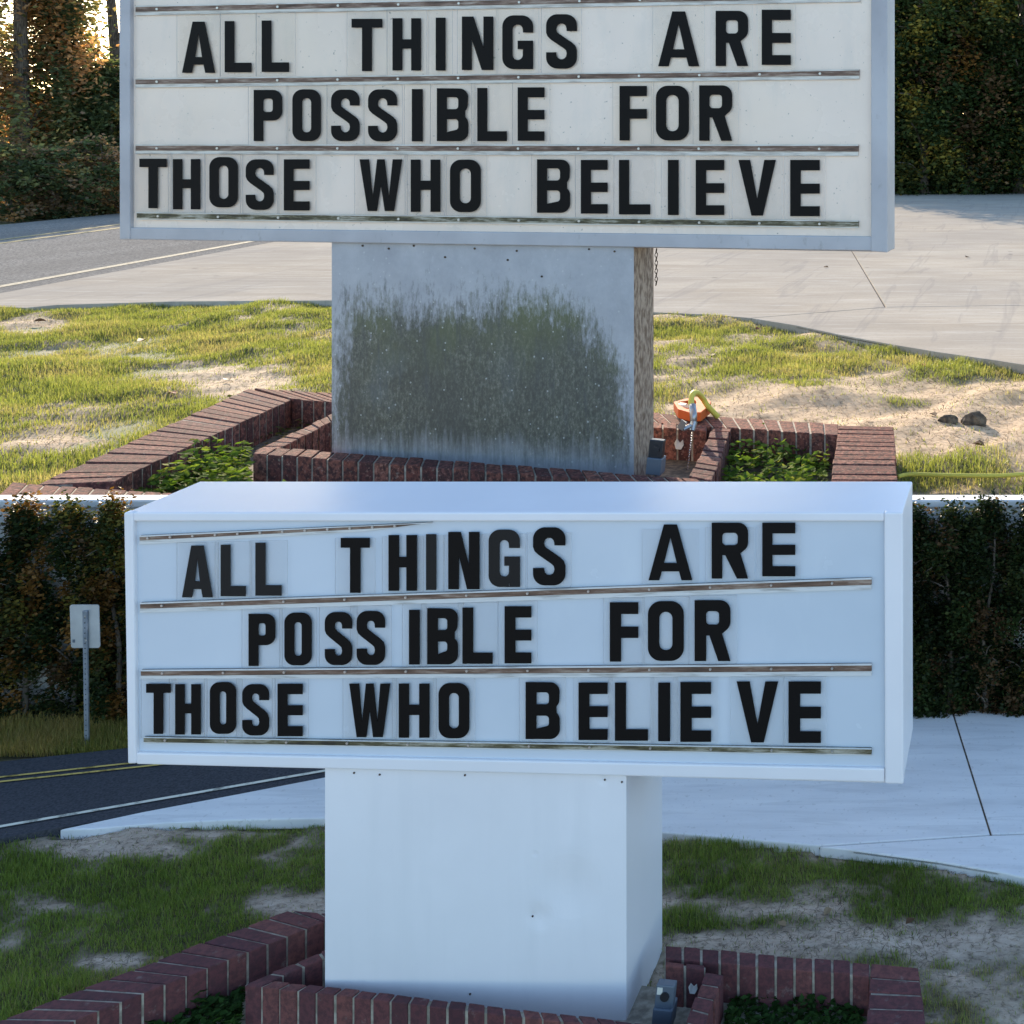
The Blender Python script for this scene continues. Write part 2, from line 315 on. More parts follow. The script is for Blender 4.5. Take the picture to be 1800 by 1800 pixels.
# value noise, vectorised
_tab = rng.random((256, 256))
def vn(x, y):
    xi = np.floor(x).astype(int); yi = np.floor(y).astype(int); fx = x - xi; fy = y - yi
    fx = fx * fx * (3 - 2 * fx); fy = fy * fy * (3 - 2 * fy); g = lambda a, b: _tab[a & 255, b & 255]
    return (g(xi, yi) * (1 - fx) + g(xi + 1, yi) * fx) * (1 - fy) + (g(xi, yi + 1) * (1 - fx) + g(xi + 1, yi + 1) * fx) * fy
def fbm(x, y, o=4):
    s = 0; a = .5; t = 0
    for k in range(o): s = s + a * vn(x * 2 ** k + 17.3 * k, y * 2 ** k + 9.1 * k); t += a; a *= .5
    return s / t
def inpoly(X, Y, poly):
    r = np.zeros(X.shape, bool); n = len(poly)
    for i in range(n):
        x1, y1 = poly[i][:2]; x2, y2 = poly[(i + 1) % n][:2]
        c = ((y1 > Y) != (y2 > Y)); r ^= c & (X < (x2 - x1) * (Y - y1) / ((y2 - y1) + 1e-12) + x1)
    return r

# ------------------------------------------------------------------ setting: terrain
def sheet(name, pts, m, z=None):
    o = obj(name, pts, [list(range(len(pts)))], m); return tag(o, kind='structure')
sheet('ground', [(-300, -300, ZB - .02), (300, -300, ZB - .02), (300, DE + .3, ZB - .02), (-300, DE + .3, ZB - .02)], 'bounce_ground')
vs, fs = prism([(-300, DE + .058, ZG - .03), (300, DE + .058, ZG - .03), (300, 600, ZG - .03), (-300, 600, ZG - .03)],
               [(-300, DE + .058, ZB - .5), (300, DE + .058, ZB - .5), (300, 600, ZB - .5), (-300, 600, ZB - .5)])
tag(obj('upper_ground', vs, fs, 'far_ground'), kind='structure')
ztop = (Y0 - 879) * DE / F
vs, fs = join(box((0, DE + .03, (ztop - .03 + ZB - .3) / 2), 80, .06, ztop - .03 - ZB + .3), box((0, DE + .028, ztop - .013), 80, .076, .03))
w = tag(obj('terrace_wall', vs, fs, 'wall_white', bevel=.006), 'pale concrete retaining wall with a coping at the edge of the upper lawn', 'wall')

# concrete slabs: front edge of the upper apron
frontA = [(-60, 549), (45, 541), (100, 536), (300, 530), (583, 528), (800, 532), (1000, 540), (1153, 549), (1250, 553), (1320, 559)]
frontA2 = [(1400, 572), (1480, 589), (1560, 604), (1650, 619), (1755, 634), (1900, 657)]
def slabs(name, zt, zb, polys, m):
    root = empty(name, (0, 0, zb), None, None); root['kind'] = 'structure'
    for p in polys: obj('slab', *prism(p, [Vector((q.x, q.y, zb)) for q in p]), m, root, bevel=.004)
    return root
def gap(p, cx, cy, g):
    return p
fa = [P(x, y, ZC) for x, y in frontA]; fa2 = [P(x, y, ZC) for x, y in frontA2]
J = P(1557, 540, ZC); Jd = (P(1500, 445, ZC) - J).normalized(); Jf = J + Jd * ((32.9 - J.y) / Jd.y)
jl = P(1320, 559, ZC); jr = P(1900, 535, ZC) ; g = .009
eA0 = P(45, 507, ZC); eA1 = P(440, 433, ZC); edir = (eA1 - eA0).normalized()
side = Vector((-Jd.y, Jd.x, 0)); hv = (J - jl).normalized(); hn = Vector((-hv.y, hv.x, 0))
YF = 33.0
farL = eA0 + edir * ((YF - eA0.y) / edir.y)
slab1 = [eA0 - edir * 1.2 + Vector((0, 0, 0))] + fa[1:] + [jl + hn * g, J + hn * g + side * g, Jf + side * g, farL]
slab2 = [J - side * g + hn * g, jr + hn * g, Vector((14, 12, ZC)), Vector((14, 32.9, ZC)), Jf - side * g]
slab3 = [jl - hn * g, *fa2, Vector((jr.x + .6, fa2[-1].y + .6, ZC)), jr - hn * g, J - hn * g]
apA = slabs('concrete_pavement', ZC, ZG - .02, [slab1, slab2, slab3], 'concrete')
pave_polyA = [(p.x, p.y) for p in [eA0 - edir * 1.2] + fa[1:] + fa2] + [(6, fa2[-1].y), (30, 40), (-30, 40)]
tag(obj('pavement_joint', *prism([Vector((p.x, p.y, ZC - .012)) for p in [jl, *fa2[:3], jr, Jf + side * .1, J + side * .1]], [Vector((p.x, p.y, ZC - .02)) for p in [jl, *fa2[:3], jr, Jf + side * .1, J + side * .1]]), 'asphalt_dark', apA))

# upper road: runs away on the left
ZR = ZC - .006
def road_strip(name, a, b, m, z, parent=None, y0=6.0, y1=70.0, thick=0.0):
    def ext(p, q):
        d = (q - p) / (q.y - p.y); return p + d * (y0 - p.y), p + d * (y1 - p.y)
    l0, l1 = ext(*a); r0, r1 = ext(*b)
    pts = [Vector((v.x, v.y, z)) for v in (l0, r0, r1, l1)]
    if thick: return obj(name, *prism(pts, [Vector((v.x, v.y, z - thick)) for v in pts]), m, parent)
    return obj(name, pts, [[0, 1, 2, 3]], m, parent)
rA = tag(road_strip('road', (P(45, 391, ZR), P(208, 375, ZR)), (eA0 - Vector((.01, 0, 0)), eA1 - Vector((.01, 0, 0))), 'asphalt_worn', ZR, None, 6, 70, .06), kind='structure')
def line2(name, p, q, wid, m, z, parent=None, ext0=0, ext1=0):
    d = (q - p).normalized(); s = Vector((-d.y, d.x, 0)) * wid / 2; a = p - d * ext0; b = q + d * ext1
    return obj(name, [Vector((v.x, v.y, z)) for v in (a - s, b - s, b + s, a + s)], [[0, 1, 2, 3]], m, parent)
def mark(*a, **k): return tag(line2(*a, **k), kind='structure')
mark('edge_line', P(45, 496, ZR), P(440, 425, ZR), .12, 'worn_white', ZR + .004, ext0=4, ext1=40)
mark('centre_line', P(45, 422, ZR), P(208, 401, ZR), .12, 'worn_yellow', ZR + .004, ext0=8, ext1=40)
mark('centre_line', P(45, 416, ZR), P(208, 395, ZR), .12, 'worn_yellow', ZR + .004, ext0=8, ext1=40)

# lower road and pavement
ZBR = ZBC - .004
frontB = [(105, 1458), (170, 1456), (260, 1448), (400, 1441), (570, 1438), (800, 1443), (1000, 1452), (1168, 1463), (1300, 1474), (1440, 1487)]
frontB2 = [(1500, 1494), (1650, 1514), (1755, 1532), (1800, 1542), (1980, 1570)]
fb = [P(x, y, ZBC) for x, y in frontB]; fb2 = [P(x, y, ZBC) for x, y in frontB2]
eB = [P(x, y, ZBC) for x, y in ((105, 1453), (250, 1427), (420, 1395), (570, 1366))]
eBd = (eB[-1] - eB[0]).normalized(); farB = eB[-1] + eBd * ((4.72 - eB[-1].y) / eBd.y)
J = P(1742, 1467, ZBC); Jd = (P(1690, 1300, ZBC) - J).normalized(); Jf = J + Jd * ((4.72 - J.y) / Jd.y); g = .003
jl = fb[-1]; jr = P(1950, 1461, ZBC); side = Vector((-Jd.y, Jd.x, 0)); hv = (J - jl).normalized(); hn = Vector((-hv.y, hv.x, 0))
slab1 = fb[:-1] + [jl + hn * g, J + hn * g + side * g, Jf + side * g, farB] + eB[::-1][:-1]
slab2 = [J + hn * g - side * g, jr + hn * g, Vector((jr.x + .3, 4.72, ZBC)), Jf - side * g]
slab3 = [jl - hn * g, *fb2, jr - hn * g, J - hn * g]
apB = slabs('concrete_pavement', ZBC, ZB - .012, [slab1, slab2, slab3], 'pale_concrete')
jp = [jl, *fb2[:3], jr, Jf + side * .03, J + side * .03]
obj('pavement_joint', *prism([Vector((p.x, p.y, ZBC - .005)) for p in jp], [Vector((p.x, p.y, ZBC - .01)) for p in jp]), 'soil', apB)
pave_polyB = [(p.x, p.y) for p in fb + fb2] + [(1.5, 6), (-6, 6), (-6, P(0, 1468, ZB).y)] + [(P(45, 1462, ZB).x, P(45, 1462, ZB).y)]
f0 = P(45, 1334, ZBR); f1 = P(222, 1315, ZBR); fd = (f1 - f0).normalized()
rp = [P(45, 1464, ZBR) - eBd * .8, *[p - Vector((.004, 0, 0)) for p in eB], farB - Vector((.004, 0, 0)) , f1 + fd * .9, f0 - fd * .9]
rp = [Vector((p.x, p.y, ZBR)) for p in rp]
tag(obj('road', *prism(rp, [Vector((p.x, p.y, ZB - .012)) for p in rp]), 'asphalt_dark'), kind='structure')
mark('edge_line', P(45, 1447, ZBR), P(568, 1357, ZBR), .016, 'line_white', ZBR + .004, ext0=.5, ext1=.4)
mark('centre_line', P(45, 1363, ZBR), P(222, 1344, ZBR), .011, 'line_yellow', ZBR + .004, ext0=.5, ext1=.9)
mark('centre_line', P(45, 1371, ZBR), P(222, 1352, ZBR), .011, 'line_yellow', ZBR + .004, ext0=.5, ext1=.9)

# ------------------------------------------------------------------ lawns (bumpy ground with a cover map, blades on it)
outerA = [P(x, y, ZT) for x, y in ((438, 682), (45, 860), (45, 905), (1578, 905), (1572, 750))]
outerB = [P(x, y, ZBT) for x, y in ((508, 1600), (-40, 1806), (1630, 1850), (1612, 1700))]
def gs(x, y, cx, cy, sx, sy): return np.exp(-(((x - cx) / sx) ** 2 + ((y - cy) / sy) ** 2))
def hA(X, Y): return (fbm(X * 1.6 + 3, Y * 1.3, 3) - .5) * .13 + (fbm(X * 6, Y * 5, 3) - .5) * .035
def coverA(X, Y):
    x = X0 + X / Y * F; y = Y0 - ZG / Y * F
    n1 = fbm(X * 2.2 + 40, Y * 1.5, 4); n2 = fbm(X * 7, Y * 5, 3)
    left = .98 - 1.3 * gs(x, y, 420, 672, 130, 22) - .9 * gs(x, y, 70, 570, 70, 16) - .8 * gs(x, y, 90, 775, 80, 16) - .5 * gs(x, y, 250, 545, 260, 7) - .3 * gs(x, y, 480, 575, 100, 10)
    right = .34 + .75 * gs(x, y, 1250, 585, 170, 24) + .75 * gs(x, y, 1420, 625, 170, 22) + .75 * gs(x, y, 1690, 655, 110, 22) + .55 * gs(x, y, 1600, 705, 90, 8) \
        + .55 * gs(x, y, 1170, 690, 60, 18) + .5 * gs(x, y, 1640, 830, 130, 20) + .40 * gs(x, y, 1250, 650, 170, 25) - .55 * gs(x, y, 1560, 750, 260, 34) - .3 * gs(x, y, 1400, 715, 120, 16)
    w = np.where(x < 850, left, right)
    return np.clip(w + (n1 - .5) * 1.3 + (n2 - .5) * .7, 0, 1)
def hB(X, Y): return (fbm(X * 4 + 3, Y * 7, 3) - .5) * .045 + (fbm(X * 14, Y * 14, 2) - .5) * .010
def coverB(X, Y):
    x = X0 + X / Y * F; y = Y0 - ZB / Y * F
    n1 = fbm(X * 5 + 11, Y * 7 + 5, 4); n2 = fbm(X * 18, Y * 18, 3)
    left = 1.0 - 1.5 * gs(x, y, 215, 1490, 120, 22) - .9 * gs(x, y, 330, 1465, 150, 9) - 1.3 * gs(x, y, 520, 1592, 90, 18) - 1.1 * gs(x, y, 200, 1690, 70, 14) - .5 * gs(x, y, 460, 1505, 90, 7) - .6 * gs(x, y, 90, 1590, 70, 12)
    right = .33 + .7 * gs(x, y, 1260, 1495, 120, 16) + .75 * gs(x, y, 1480, 1530, 190, 24) + .85 * gs(x, y, 1680, 1578, 140, 26) + .8 * gs(x, y, 1240, 1620, 110, 14) + .4 * gs(x, y, 1300, 1560, 190, 32) \
        - .75 * gs(x, y, 1500, 1655, 330, 22) - .4 * gs(x, y, 1420, 1597, 110, 9) - .3 * gs(x, y, 1230, 1580, 100, 8)
    w = np.where(x < 850, left, right)
    return np.clip(w + (n1 - .5) * 1.2 + (n2 - .5) * 1.0, 0, 1)
def lawn(name, x0, x1, y0, y1, step, zg, hf, cf, m):
    nx = int((x1 - x0) / step); ny = int((y1 - y0) / step); X, Y = np.meshgrid(np.linspace(x0, x1, nx), np.linspace(y0, y1, ny))
    Z = zg + hf(X, Y); v = np.stack([X.ravel(), Y.ravel(), Z.ravel()], 1); i = (np.arange(ny - 1)[:, None] * nx + np.arange(nx - 1)[None]).ravel()
    f = np.stack([i, i + 1, i + 1 + nx, i + nx], 1).ravel(); o = quick_mesh(name, v, f, 4, m)
    a = o.data.attributes.new('cover', 'FLOAT_COLOR', 'POINT'); c = np.clip(cf(X, Y).ravel() * 1.2 - .1, 0, 1); a.data.foreach_set('color', np.stack([c, c, c, c * 0 + 1], 1).astype(np.float32).ravel())
    o.data.polygons.foreach_set('use_smooth', [True] * len(o.data.polygons)); return tag(o, kind='structure')
lawn('lawn', -11, 2.5, DE + .062, 13.5, .04, ZG, lambda X, Y: np.where(inpoly(X, Y, pave_polyA), -.02, hA(X, Y)) * np.clip((Y - DE) * 1.5, .3, 1), coverA, 'lawn_soil')
lawn('lawn', -4.2, 1.2, 1.8, DE, .018, ZB, lambda X, Y: np.where(inpoly(X, Y, pave_polyB), -.015, hB(X, Y)), coverB, 'lower_soil')
def blades(name, n, x0, x1, y0, y1, zg, hf, cf, excl, hmin, hmax, wid, pal, m, flat=False, thresh=.35, inv=False, only=None):
    X = rng.uniform(x0, x1, n); Y = rng.uniform(y0, y1, n); x = X0 + X / Y * F; y = Y0 - zg / Y * F
    ok = (x > -140) & (x < 1950) & ~((x > 640) & (x < 1090))
    for e in excl: ok &= ~inpoly(X, Y, e)
    if only: ok &= inpoly(X, Y, only)
    X, Y = X[ok], Y[ok]; c = cf(X, Y); k = (rng.random(len(X)) < (np.clip(1 - c, 0.15, 1) if inv else np.clip((c - thresh) * 1.9, 0.05, 1))); X, Y, c = X[k], Y[k], c[k]; n = len(X)
    h = rng.uniform(hmin, hmax, n) * (np.ones(n) if inv else np.clip(.45 + c * .6, .4, 1.1)) * (.55 + .9 * fbm(X * 40 / (hmax * 400 + 1), Y * 3, 2)); a = rng.uniform(0, 6.283, n); l = rng.uniform(.1, .9, n) if not flat else rng.uniform(3, 9, n)
    z = zg + hf(X, Y) - .002; b = a + rng.normal(1.57, .3, n); dx, dy = np.cos(a), np.sin(a); wx, wy = np.cos(b) * wid * rng.uniform(.6, 1.2, n), np.sin(b) * wid
    hh = h / np.sqrt(1 + l * l); r = hh * l
    p0 = np.stack([X - wx, Y - wy, z], 1); p1 = np.stack([X + wx, Y + wy, z], 1)
    q0 = np.stack([X - wx * .7 + dx * r * .35, Y - wy * .7 + dy * r * .35, z + hh * .6], 1); q1 = np.stack([X + wx * .7 + dx * r * .35, Y + wy * .7 + dy * r * .35, z + hh * .6], 1)
    t = np.stack([X + dx * r, Y + dy * r, z + hh], 1); v = np.stack([p0, p1, q0, q1, t], 1).reshape(-1, 3); i = np.arange(n)[:, None] * 5
    f = (i + np.array([0, 1, 3, 0, 3, 2, 2, 3, 4])[None]).ravel(); pal = np.array(pal); patch = fbm(X * 2.5 + 5, Y * 2.5, 3); u = np.clip(patch * 1.6 - .3 + rng.normal(0, .25, n), 0, .999) * (len(pal) - 1); ui = u.astype(int); uf = (u - ui)[:, None]
    cc = (pal[ui] * (1 - uf) + pal[np.minimum(ui + 1, len(pal) - 1)] * uf) * rng.uniform(.75, 1.2, n)[:, None]
    return tag(quick_mesh(name, v, f, 3, m, np.repeat(cc, 5, 0)), kind='stuff')
exA = [pave_polyA, [(p.x, p.y) for p in outerA]]; exB = [pave_polyB, [(p.x, p.y) for p in outerB]]
gA = blades('lawn_grass', 640000, -10, 1.2, DE + .075, 12, ZG, hA, coverA, exA, .018, .055, .0022, [(.22, .235, .065), (.16, .19, .05), (.26, .255, .085), (.32, .27, .13)], 'grass_blade')
tag(gA, 'short patchy sunlit grass around the stained sign', 'grass')
sA = blades('dry_straw', 120000, -10, 1.2, DE + .075, 12, ZG, hA, coverA, exA, .03, .09, .0022, [(.10, .065, .04), (.22, .15, .09), (.32, .24, .14)], 'straw', flat=True, inv=True)
tag(sA, 'dry brown straw scattered on the bare sand of the upper lawn', 'straw')
gB = blades('lawn_grass', 560000, -4, .5, 2.2, 4.2, ZB, hB, coverB, exB, .009, .028, .0010, [(.12, .16, .035), (.17, .24, .05), (.24, .30, .07), (.30, .26, .13)], 'grass_blade')
tag(gB, 'dark green shaded grass around the repainted white sign', 'grass')
sB = blades('dry_straw', 110000, -4, .5, 2.2, 4.2, ZB, hB, coverB, exB, .012, .04, .0010, [(.08, .055, .04), (.2, .16, .11), (.3, .26, .2)], 'straw', flat=True, inv=True)
tag(sB, 'dry straw littering the bare soil of the lower lawn', 'straw')

# ------------------------------------------------------------------ signs
def rr_arc(cx, cy, r, a0, a1, n=7):
    return [(cx + r * math.cos(math.radians(a0 + (a1 - a0) * k / n)), cy + r * math.sin(math.radians(a0 + (a1 - a0) * k / n))) for k in range(n + 1)]
def rrect(x0, y0, x1, y1, r):
    return rr_arc(x1 - r, y0 + r, r, -90, 0) + rr_arc(x1 - r, y1 - r, r, 0, 90) + rr_arc(x0 + r, y1 - r, r, 90, 180) + rr_arc(x0 + r, y0 + r, r, 180, 270)
def glyph(ch, w, h, s, t):                  # outlines in a w x h box, s = stem, t = bar
    if ch == 'I': return [[(0, 0), (w, 0), (w, h), (0, h)]]
    if ch == 'L': return [[(0, 0), (w, 0), (w, t * 1.1), (s, t * 1.1), (s, h), (0, h)]]
    if ch == 'T': return [[(w / 2 - s / 2, 0), (w / 2 + s / 2, 0), (w / 2 + s / 2, h - t), (w, h - t), (w, h), (0, h), (0, h - t), (w / 2 - s / 2, h - t)]]
    if ch == 'H': m0, m1 = h * .42, h * .42 + t * 1.05; return [[(0, 0), (s, 0), (s, m0), (w - s, m0), (w - s, 0), (w, 0), (w, h), (w - s, h), (w - s, m1), (s, m1), (s, h), (0, h)]]
    if ch in 'EF':
        m0, m1 = h * .40, h * .40 + t * 1.05
        if ch == 'E': return [[(0, 0), (w, 0), (w, t * 1.05), (s, t * 1.05), (s, m0), (w, m0), (w, m1), (s, m1), (s, h - t * 1.1), (w, h - t * 1.1), (w, h), (0, h)]]
        return [[(0, 0), (s, 0), (s, m0), (w, m0), (w, m1), (s, m1), (s, h - t * 1.1), (w, h - t * 1.1), (w, h), (0, h)]]
    if ch == 'N': return [[(0, 0), (s * .98, 0), (s * .98, h * .58), (w - s * 1.15, 0), (w, 0), (w, h), (w - s * .98, h), (w - s * .98, h * .42), (s * 1.15, h), (0, h)]]
    if ch == 'A':
        a = s * .62
        def xl(y): return (w / 2 - a) * y / h
        y1, y2, e = h * .16, h * .31, s * 1.02
        return [[(0, 0), (e, 0), (xl(y1) + e, y1), (w - xl(y1) - e, y1), (w - e, 0), (w, 0), (w / 2 + a, h), (w / 2 - a, h)],
                [(xl(y2) + e, y2), (w - xl(y2) - e, y2), (w / 2, h * .77)]]
    if ch == 'V': e = s * 1.12; a = s * .55; return [[(w / 2 - a, 0), (w / 2 + a, 0), (w, h), (w - e, h), (w / 2, h * .30), (e, h), (0, h)]]
    if ch == 'W':
        e = s * .98; q = w * .30; a = s * .48
        return [[(q - a, 0), (q + a, 0), (w / 2, h * .50), (w - q - a, 0), (w - q + a, 0), (w, h), (w - e, h), (w - q - a * .1, h * .28), (w / 2 + a * .8, h), (w / 2 - a * .8, h), (q + a * .1, h * .28), (e, h), (0, h)]]
    r = w * .36; ri = max((w - 2 * s) / 2 * .98, 1)
    if ch == 'O': return [rrect(0, 0, w, h, r), rrect(s, t, w - s, h - t, ri)]
    if ch in 'PR':
        b = h * (.40 if ch == 'P' else .42); r2 = (h - b) * .30; k = [rrect(s, b + t, w - s * .98, h - t, w * .10)]
        if ch == 'P': return [[(0, 0), (s, 0), (s, b)] + rr_arc(w - r2, b + r2, r2, -90, 0) + rr_arc(w - r2, h - r2, r2, 0, 90) + [(0, h)]] + k
        return [[(0, 0), (s, 0), (s, b), (s * 1.28, b), (w - s * 1.05, 0), (w, 0), (w - s * .72, b + h * .03)] + rr_arc(w - r2, b + r2 * 1.3, r2, -50, 0) + rr_arc(w - r2, h - r2, r2, 0, 90) + [(0, h)]] + k
    if ch == 'B':
        r2 = h * .17; m = h * .52
        return [[(0, 0)] + rr_arc(w - r2, r2, r2, -90, 0) + rr_arc(w - r2, m - h * .19, r2, 0, 48) + rr_arc(w - r2, m + h * .17, r2 * .95, -46, 0) + rr_arc(w - r2 * .95 - w * .01, h - r2, r2 * .97, 0, 90) + [(0, h)],
                [(s, t)] + rr_arc(w - s - w * .1, t + h * .10, w * .1, -90, 0) + rr_arc(w - s - w * .1, m - t / 2 - h * .08, w * .1, 0, 90) + [(s, m - t / 2 - h * .08 + w * .1)],
                [(s, m + t / 2)] + rr_arc(w - s - w * .1, m + t / 2 + w * .1, w * .1, -90, 0) + rr_arc(w - s - w * .1, h - t - w * .1, w * .1, 0, 90) + [(s, h - t)]]
    if ch == 'S':
        return [[(w, h * .69)] + rr_arc(w - r, h - r, r, 0, 90) + rr_arc(r, h - r, r, 90, 180) + [(0, h * .66), (w * .05, h * .59), (w * .16, h * .53), (w - s - w * .10, h * .375), (w - s - w * .02, h * .335), (w - s, h * .28)]
                + rr_arc(w / 2, t + ri, ri, 0, -180) + [(s, h * .30), (0, h * .30)] + rr_arc(r, r, r, 180, 270) + rr_arc(w - r, r, r, -90, 0)
                + [(w, h * .34), (w * .95, h * .42), (w * .84, h * .48), (s + w * .10, h * .635), (s + w * .02, h * .675), (s, h * .72)] + rr_arc(w / 2, h - t - ri, ri, 180, 0) + [(w - s, h * .69)]]
    if ch == 'G':
        return [[(w, h * .68)] + rr_arc(w - r, h - r, r, 0, 90) + rr_arc(r, h - r, r, 90, 180) + rr_arc(r, r, r, 180, 270) + [(w * .55, 0), (w * .68, h * .02), (w - s, h * .09), (w - s, 0), (w, 0), (w, h * .53), (w * .5, h * .53), (w * .5, h * .37), (w - s, h * .37)]
                + rr_arc(w / 2, t + ri, ri, 0, -180) + rr_arc(w / 2, h - t - ri, ri, 180, 0) + [(w - s, h * .68)]]
def glyph_obj(ch, pl, x0, x1, yt, yb, s, t, off, m, parent):
    w, h = x1 - x0, yb - yt; cu = bpy.data.curves.new('glyph', 'CURVE'); cu.dimensions = '2D'; cu.fill_mode = 'BOTH'; cu.extrude = .5
    for ol in glyph(ch, w, h, s, t):
        sp = cu.splines.new('POLY'); sp.points.add(len(ol) - 1); sp.use_cyclic_u = True
        for i, (a, b) in enumerate(ol): sp.points[i].co = (a, b, 0, 1)
    tmp = bpy.data.objects.new('tmp', cu); COL.objects.link(tmp); bpy.context.view_layer.update()
    me = bpy.data.meshes.new_from_object(tmp.evaluated_get(bpy.context.evaluated_depsgraph_get())); bpy.data.objects.remove(tmp); bpy.data.curves.remove(cu)
    me.name = 'glyph'; org = W[parent.name]
    for v in me.vertices: p = pl.at(x0 + v.co.x, yb - v.co.y, off) - pl.n * (.0006 if v.co.z > 0 else -.0006); v.co = p - org
    me.materials.clear(); me.materials.append(M[m]); o = bpy.data.objects.new('glyph', me); COL.objects.link(o); o.parent = parent; return o
ORD = ['first', 'second', 'third', 'fourth']
def letters(pl, rows, bounds, sgn, stem, bar, off, group, th, faded=()):
    for ri, row in enumerate(rows):
        for word, items in row:
            for k, (x0, x1, yt, yb) in enumerate(items):
                ch = word[k]; cnt = word.count(ch); o_ = ORD[word[:k].count(ch)] + ' ' if cnt > 1 else ''
                top, bot = bounds[ri]; f = (x0 - 240) / 1290; t0 = top[0] + (top[1] - top[0]) * f; b0 = bot[0] + (bot[1] - bot[0]) * f
                pad = 10 + (3 if ch == 'I' else 0) + random.uniform(-2, 2); a, b = x0 - pad, x1 + pad
                vs, fs = plate(pl, [(a, t0), (b, t0), (b, b0), (a, b0)], off - th, off)
                loc = sum(vs[:4], Vector()) / 4
                r = obj('letter_tile', vs, fs, None, None, loc, mats=['clear_plastic', 'plastic_edge', 'clear_back'], fmat=[0, 2, 1, 1, 1, 1])
                tag(r, f'{o_}black letter {ch} of {word} on the {sgn}', 'letter', group)
                sc_ = (yb - yt) / 92
                glyph_obj(ch, pl, x0, x1, yt, yb, min(stem * sc_, (x1 - x0)), bar * sc_, off + .0016, 'letter_faded' if (ri, word, k) in faded else 'letter_black', r)
# upper sign ------------------------------------------------
def sign(pl, name, label, mats, quads, tracks, ped, loc, depth, cap=None):
    root = empty(name, loc, label, 'sign', 'marquee signs'); fr, panel, lip = mats['frame'], mats['panel'], mats['lip']
    L, R, T, B = quads['face']             # face corners handled per side
    obj('panel', *plate(pl, quads['panel'], -.02, 0), panel, root)
    for k in ('left_stile', 'bottom_rail', 'right_stile', 'top_rail'):
        o0, o1 = quads[k][1]; obj('frame_' + k.split('_')[1], *plate(pl, quads[k][0], o0, o1), fr, root, bevel=.004)
    q = quads['body']; obj('cabinet', *prism([pl.at(x, y, -.021) for x, y in q], [pl.at(x, y, -.021) + pl.n * depth for x, y in q]), mats['side'], root, bevel=.004)
    for (a, b, c, d, mt, split) in tracks:  # corner pixels: top-left, top-right, bottom-right, bottom-left
        lerp = lambda p, q, t: (p[0] + (q[0] - p[0]) * t, p[1] + (q[1] - p[1]) * t)
        m0, m1 = lerp(a, d, split), lerp(b, c, split)
        tr = obj('letter_track', *plate(pl, [a, b, m1, m0], .0005, mats['to']), mt, root, bevel=.001)
        obj('track_lip', *join(plate(pl, [m0, m1, c, d], .0005, mats['to'] * .7), plate(pl, [lerp(a, d, .0), lerp(b, c, .0), lerp(b, c, .13), lerp(a, d, .13)], mats['to'] + .0004, mats['to'] + .003)), lip, tr)
        sv = []
        for k in range(12):
            p = lerp(lerp(a, b, (k + .35) / 12), lerp(m0, m1, (k + .35) / 12), .62); r = 2.2
            ring = [(p[0] + r * math.cos(j * .785), p[1] + r * math.sin(j * .785)) for j in range(8)]; sv.append(plate(pl, ring, mats['to'] + .0002, mats['to'] + .004))
        tag(obj('screws', *join(*sv), 'screw', tr), kind='stuff')
    return root
lab = 'old stained cream changeable letter sign on a mouldy grey metal pedestal'
base = PA.at(850, Y0); base = Vector((base.x, base.y, ZG))
qa = {'face': (0, 0, 0, 0), 'panel': [(222, -330), (1536, -345), (1536, 422), (222, 404)],
      'left_stile': ([(209, -345), (228, -345), (228, 421), (210, 421)], (-.02, .022)),
      'bottom_rail': ([(227, 400), (1533, 416), (1533, 441), (227, 421)], (-.02, .016)),
      'right_stile': ([(1531, -365), (1560, -365), (1560, 444), (1531, 442)], (-.02, .022)),
      'top_rail': ([(228, -345), (1531, -362), (1531, -330), (228, -318)], (-.02, .018)),
      'body': [(211, -344), (1559, -363), (1559, 443), (211, 420)]}
tr_a = [((238, 138), (1510, 122), (1510, 139), (238, 154), 'track_old', .62), ((238, 254), (1509, 254), (1508, 274), (238, 271), 'track_old', .62),
        ((240, 373), (1509, 388), (1509, 401), (240, 386), 'track_mould', .82), ((238, 10), (1512, -14), (1512, 3), (238, 27), 'track_old', .62)]
sA_ = sign(PA, 'marquee_sign', lab, {'frame': 'old_aluminium', 'panel': 'aged_panel', 'lip': 'track_lip', 'side': 'old_aluminium', 'to': .012}, qa, tr_a, None, base, .14)
def pedestal(pl, root, x0, x1, yt0, yt1, zb, depth, mf, ms, offb, cornerm):
    a, b = pl.at(x0, yt0 - 25, -offb), pl.at(x1, yt1 - 25, -offb); n = pl.n
    down = lambda p: Vector((p.x, p.y, zb))
    # depth box with the side skin a little behind, then the front skin as its own sheet
    ped = obj('pedestal', *prism([a + n * .004, b + n * .004 , down(b) + n * .004, down(a) + n * .004], [a + n * depth, b + n * depth, down(b) + n * depth, down(a) + n * depth]), ms, root)
    obj('front_sheet', *prism([a, b, down(b), down(a)], [p + n * .003 for p in (a, b, down(b), down(a))]), mf, ped, bevel=.0012)
    return ped
pedA = pedestal(PA, sA_, 583, 1114, 430, 436, ZG - .03, .20, 'stained_metal', 'tan_metal', .004, None)
rv = []
for x, y in ((637, 432), (683, 437), (727, 432), (834, 437), (908, 441), (1035, 438), (1080, 442), (782, 452), (952, 486), (892, 457)):
    rv.append(plate(PA, [(x + 2 * math.cos(k), y + 2 * math.sin(k)) for k in range(6)], -.004, -.001))
tag(obj('rivets', *join(*rv), 'chain_rust', pedA), kind='stuff')
